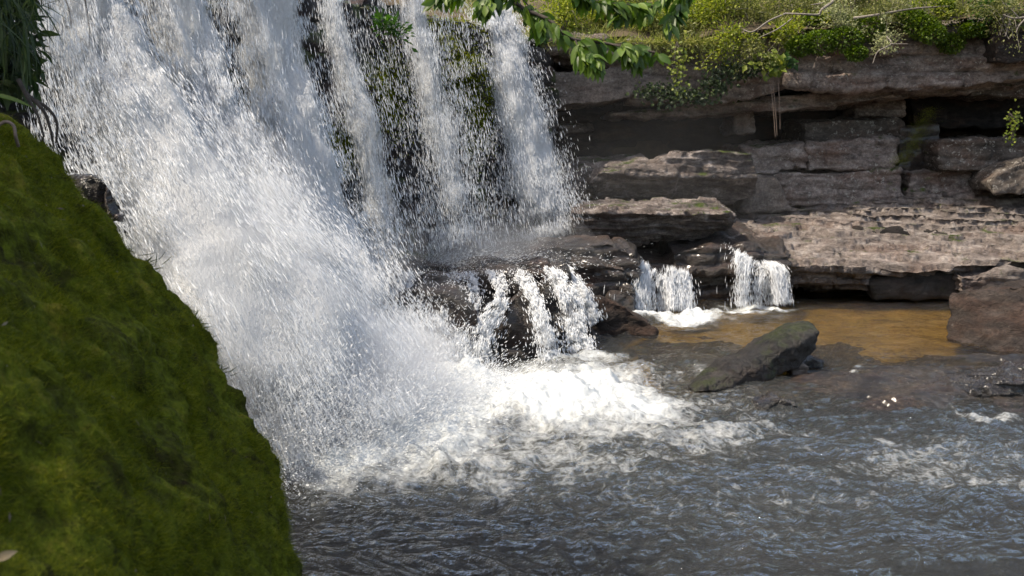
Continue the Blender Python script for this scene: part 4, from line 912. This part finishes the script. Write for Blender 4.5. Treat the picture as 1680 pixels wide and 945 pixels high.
# overhanging leafy branch, top centre
ob = empty('overhanging_branch', aY(1000, -150, 4.6)); tag(ob, 'leafy green branch hanging into the top of the view right of centre', 'branch')
tw = [([(1250, -160, 4.9), (1050, -90, 4.7), (850, -10, 4.5), (905, 35, 4.4), (935, 62, 4.35), (1000, 72, 4.35), (1075, 86, 4.3)], .012),
      ([(1050, -90, 4.7), (900, -60, 4.5), (790, -25, 4.4), (715, -5, 4.3)], .008), ([(900, -60, 4.5), (820, -15, 4.4), (790, 12, 4.3)], .005),
      ([(943, 64, 4.35), (955, 88, 4.3), (978, 100, 4.25)], .004), ([(1250, -160, 4.9), (1150, -70, 4.8), (1080, 5, 4.7), (1010, 25, 4.6)], .008),
      ([(1150, -70, 4.8), (1120, 0, 4.8), (1095, 40, 4.7)], .006), ([(905, -60, 4.6), (960, -5, 4.6), (1050, 10, 4.6)], .006), ([(1000, 72, 4.35), (1030, 80, 4.3), (1045, 92, 4.3)], .003), ([(850, -10, 4.5), (880, 25, 4.45), (890, 45, 4.4)], .004)]
parts, lp, ld = [], [], []
for pth, r in tw:
    q = px_path(pth, 30); parts.append(tube(q, np.linspace(r, r * .35, 30), 6))
    i0 = 8
    for k in range(i0, 30):
        for _ in range(4):
            if rng.random() < .95:
                t_ = unit(q[min(k + 1, 29)] - q[k - 1]); lp.append(q[k] + rng.normal(size=3) * .008); ld.append(unit(t_ * .45 + np.array([0, -.1, -.75]) + .42 * rng.normal(size=3)))
V_, F_ = merge(parts); mkmesh('twig', V_, F_, M['darkbark'], ob)
lp, ld = np.array(lp), np.array(ld); n = len(lp)
Pv, Fv = leaves(lp, ld, rdir(n) * .6 + np.array([0, -.7, .5]), rng.uniform(.045, .095, n), rng.uniform(.02, .038, n), 6, .15, .2)
M['leaf_branch'] = leafmat('branch_leaf', (.022, .055, .006), (.065, .13, .014), (.17, .25, .03), trans=.4, gloss=.5, sc=2)
mkmesh('foliage', Pv, Fv, M['leaf_branch'], ob)

# trees: behind the bank and above the falls (they shade the falls and are mirrored in the river)
def tree(label, x, y, z, h, cr_, n, mt, group):
    e = empty('broadleaf_tree', (x, y, z)); tag(e, label, 'tree', group); base = np.array([x, y, z - .3])
    top = base + np.array([rng.normal() * .4, rng.normal() * .4, h * .72])
    tr = spline([base, base + np.array([rng.normal() * .15, 0, h * .35]), top], 14); parts = [tube(tr, np.linspace(.045, .012, 14) * h * .5, 8)]
    tips = []
    for b in range(11):
        s = tr[int(rng.integers(5, 14))]; dr = rdir(1, .35)[0]; en = s + dr * cr_ * rng.uniform(.6, 1.0); en[2] += .3
        parts.append(tube(spline([s, (s + en) / 2 + np.array([0, 0, .25]), en], 8), np.linspace(.012, .004, 8) * h * .5, 5)); tips += [en, (s + en * 2) / 3]
    V_, F_ = merge(parts); mkmesh('trunk', V_, F_, M['bark'], e); tips = np.array(tips)
    c = tips[rng.integers(0, len(tips), n)]; q = c + rng.normal(size=(n, 3)) * cr_ * .2 * np.array([1, 1, .7])
    Pv, Fv = leaves(q, rdir(n, -.3), rdir(n, 1), rng.uniform(.10, .2, n), .08, 2); mkmesh('crown', Pv, Fv, M[mt], e)
G1 = 'trees on the bank'; rng = np.random.default_rng(11)
#tree('slim tree on the bank behind the bushes, just above the frame', 2.5, 22, 6, 5.5, 1.9, 7000, 'leaf_yellow', G1)
#tree('taller tree high on the bank above the crooked branch', 6.2, 21.5, 6, 5.5, 2.2, 8000, 'leaf_olive', G1)
tree('dense tree over the upper right corner', 9.6, 19.8, 5, 5, 2.2, 9000, 'leaf_dark', G1)
tree('tree above the top of the falls', -6.5, 19.5, 4.3, 6, 2.1, 8000, 'leaf_dark', 'trees above the falls')
tree('tree overhanging the left end of the falls', -9.6, 5.2, 4.3, 5.0, 2.0, 7000, 'leaf_dark', 'trees above the falls')
tree('tree on the bank above the mossy boulder', -5.5, 2.2, 4.0, 5.5, 2.4, 26000, 'leaf_dark', 'trees above the falls')
for o in bpy.data.objects:
    if '_org' in o: del o['_org']
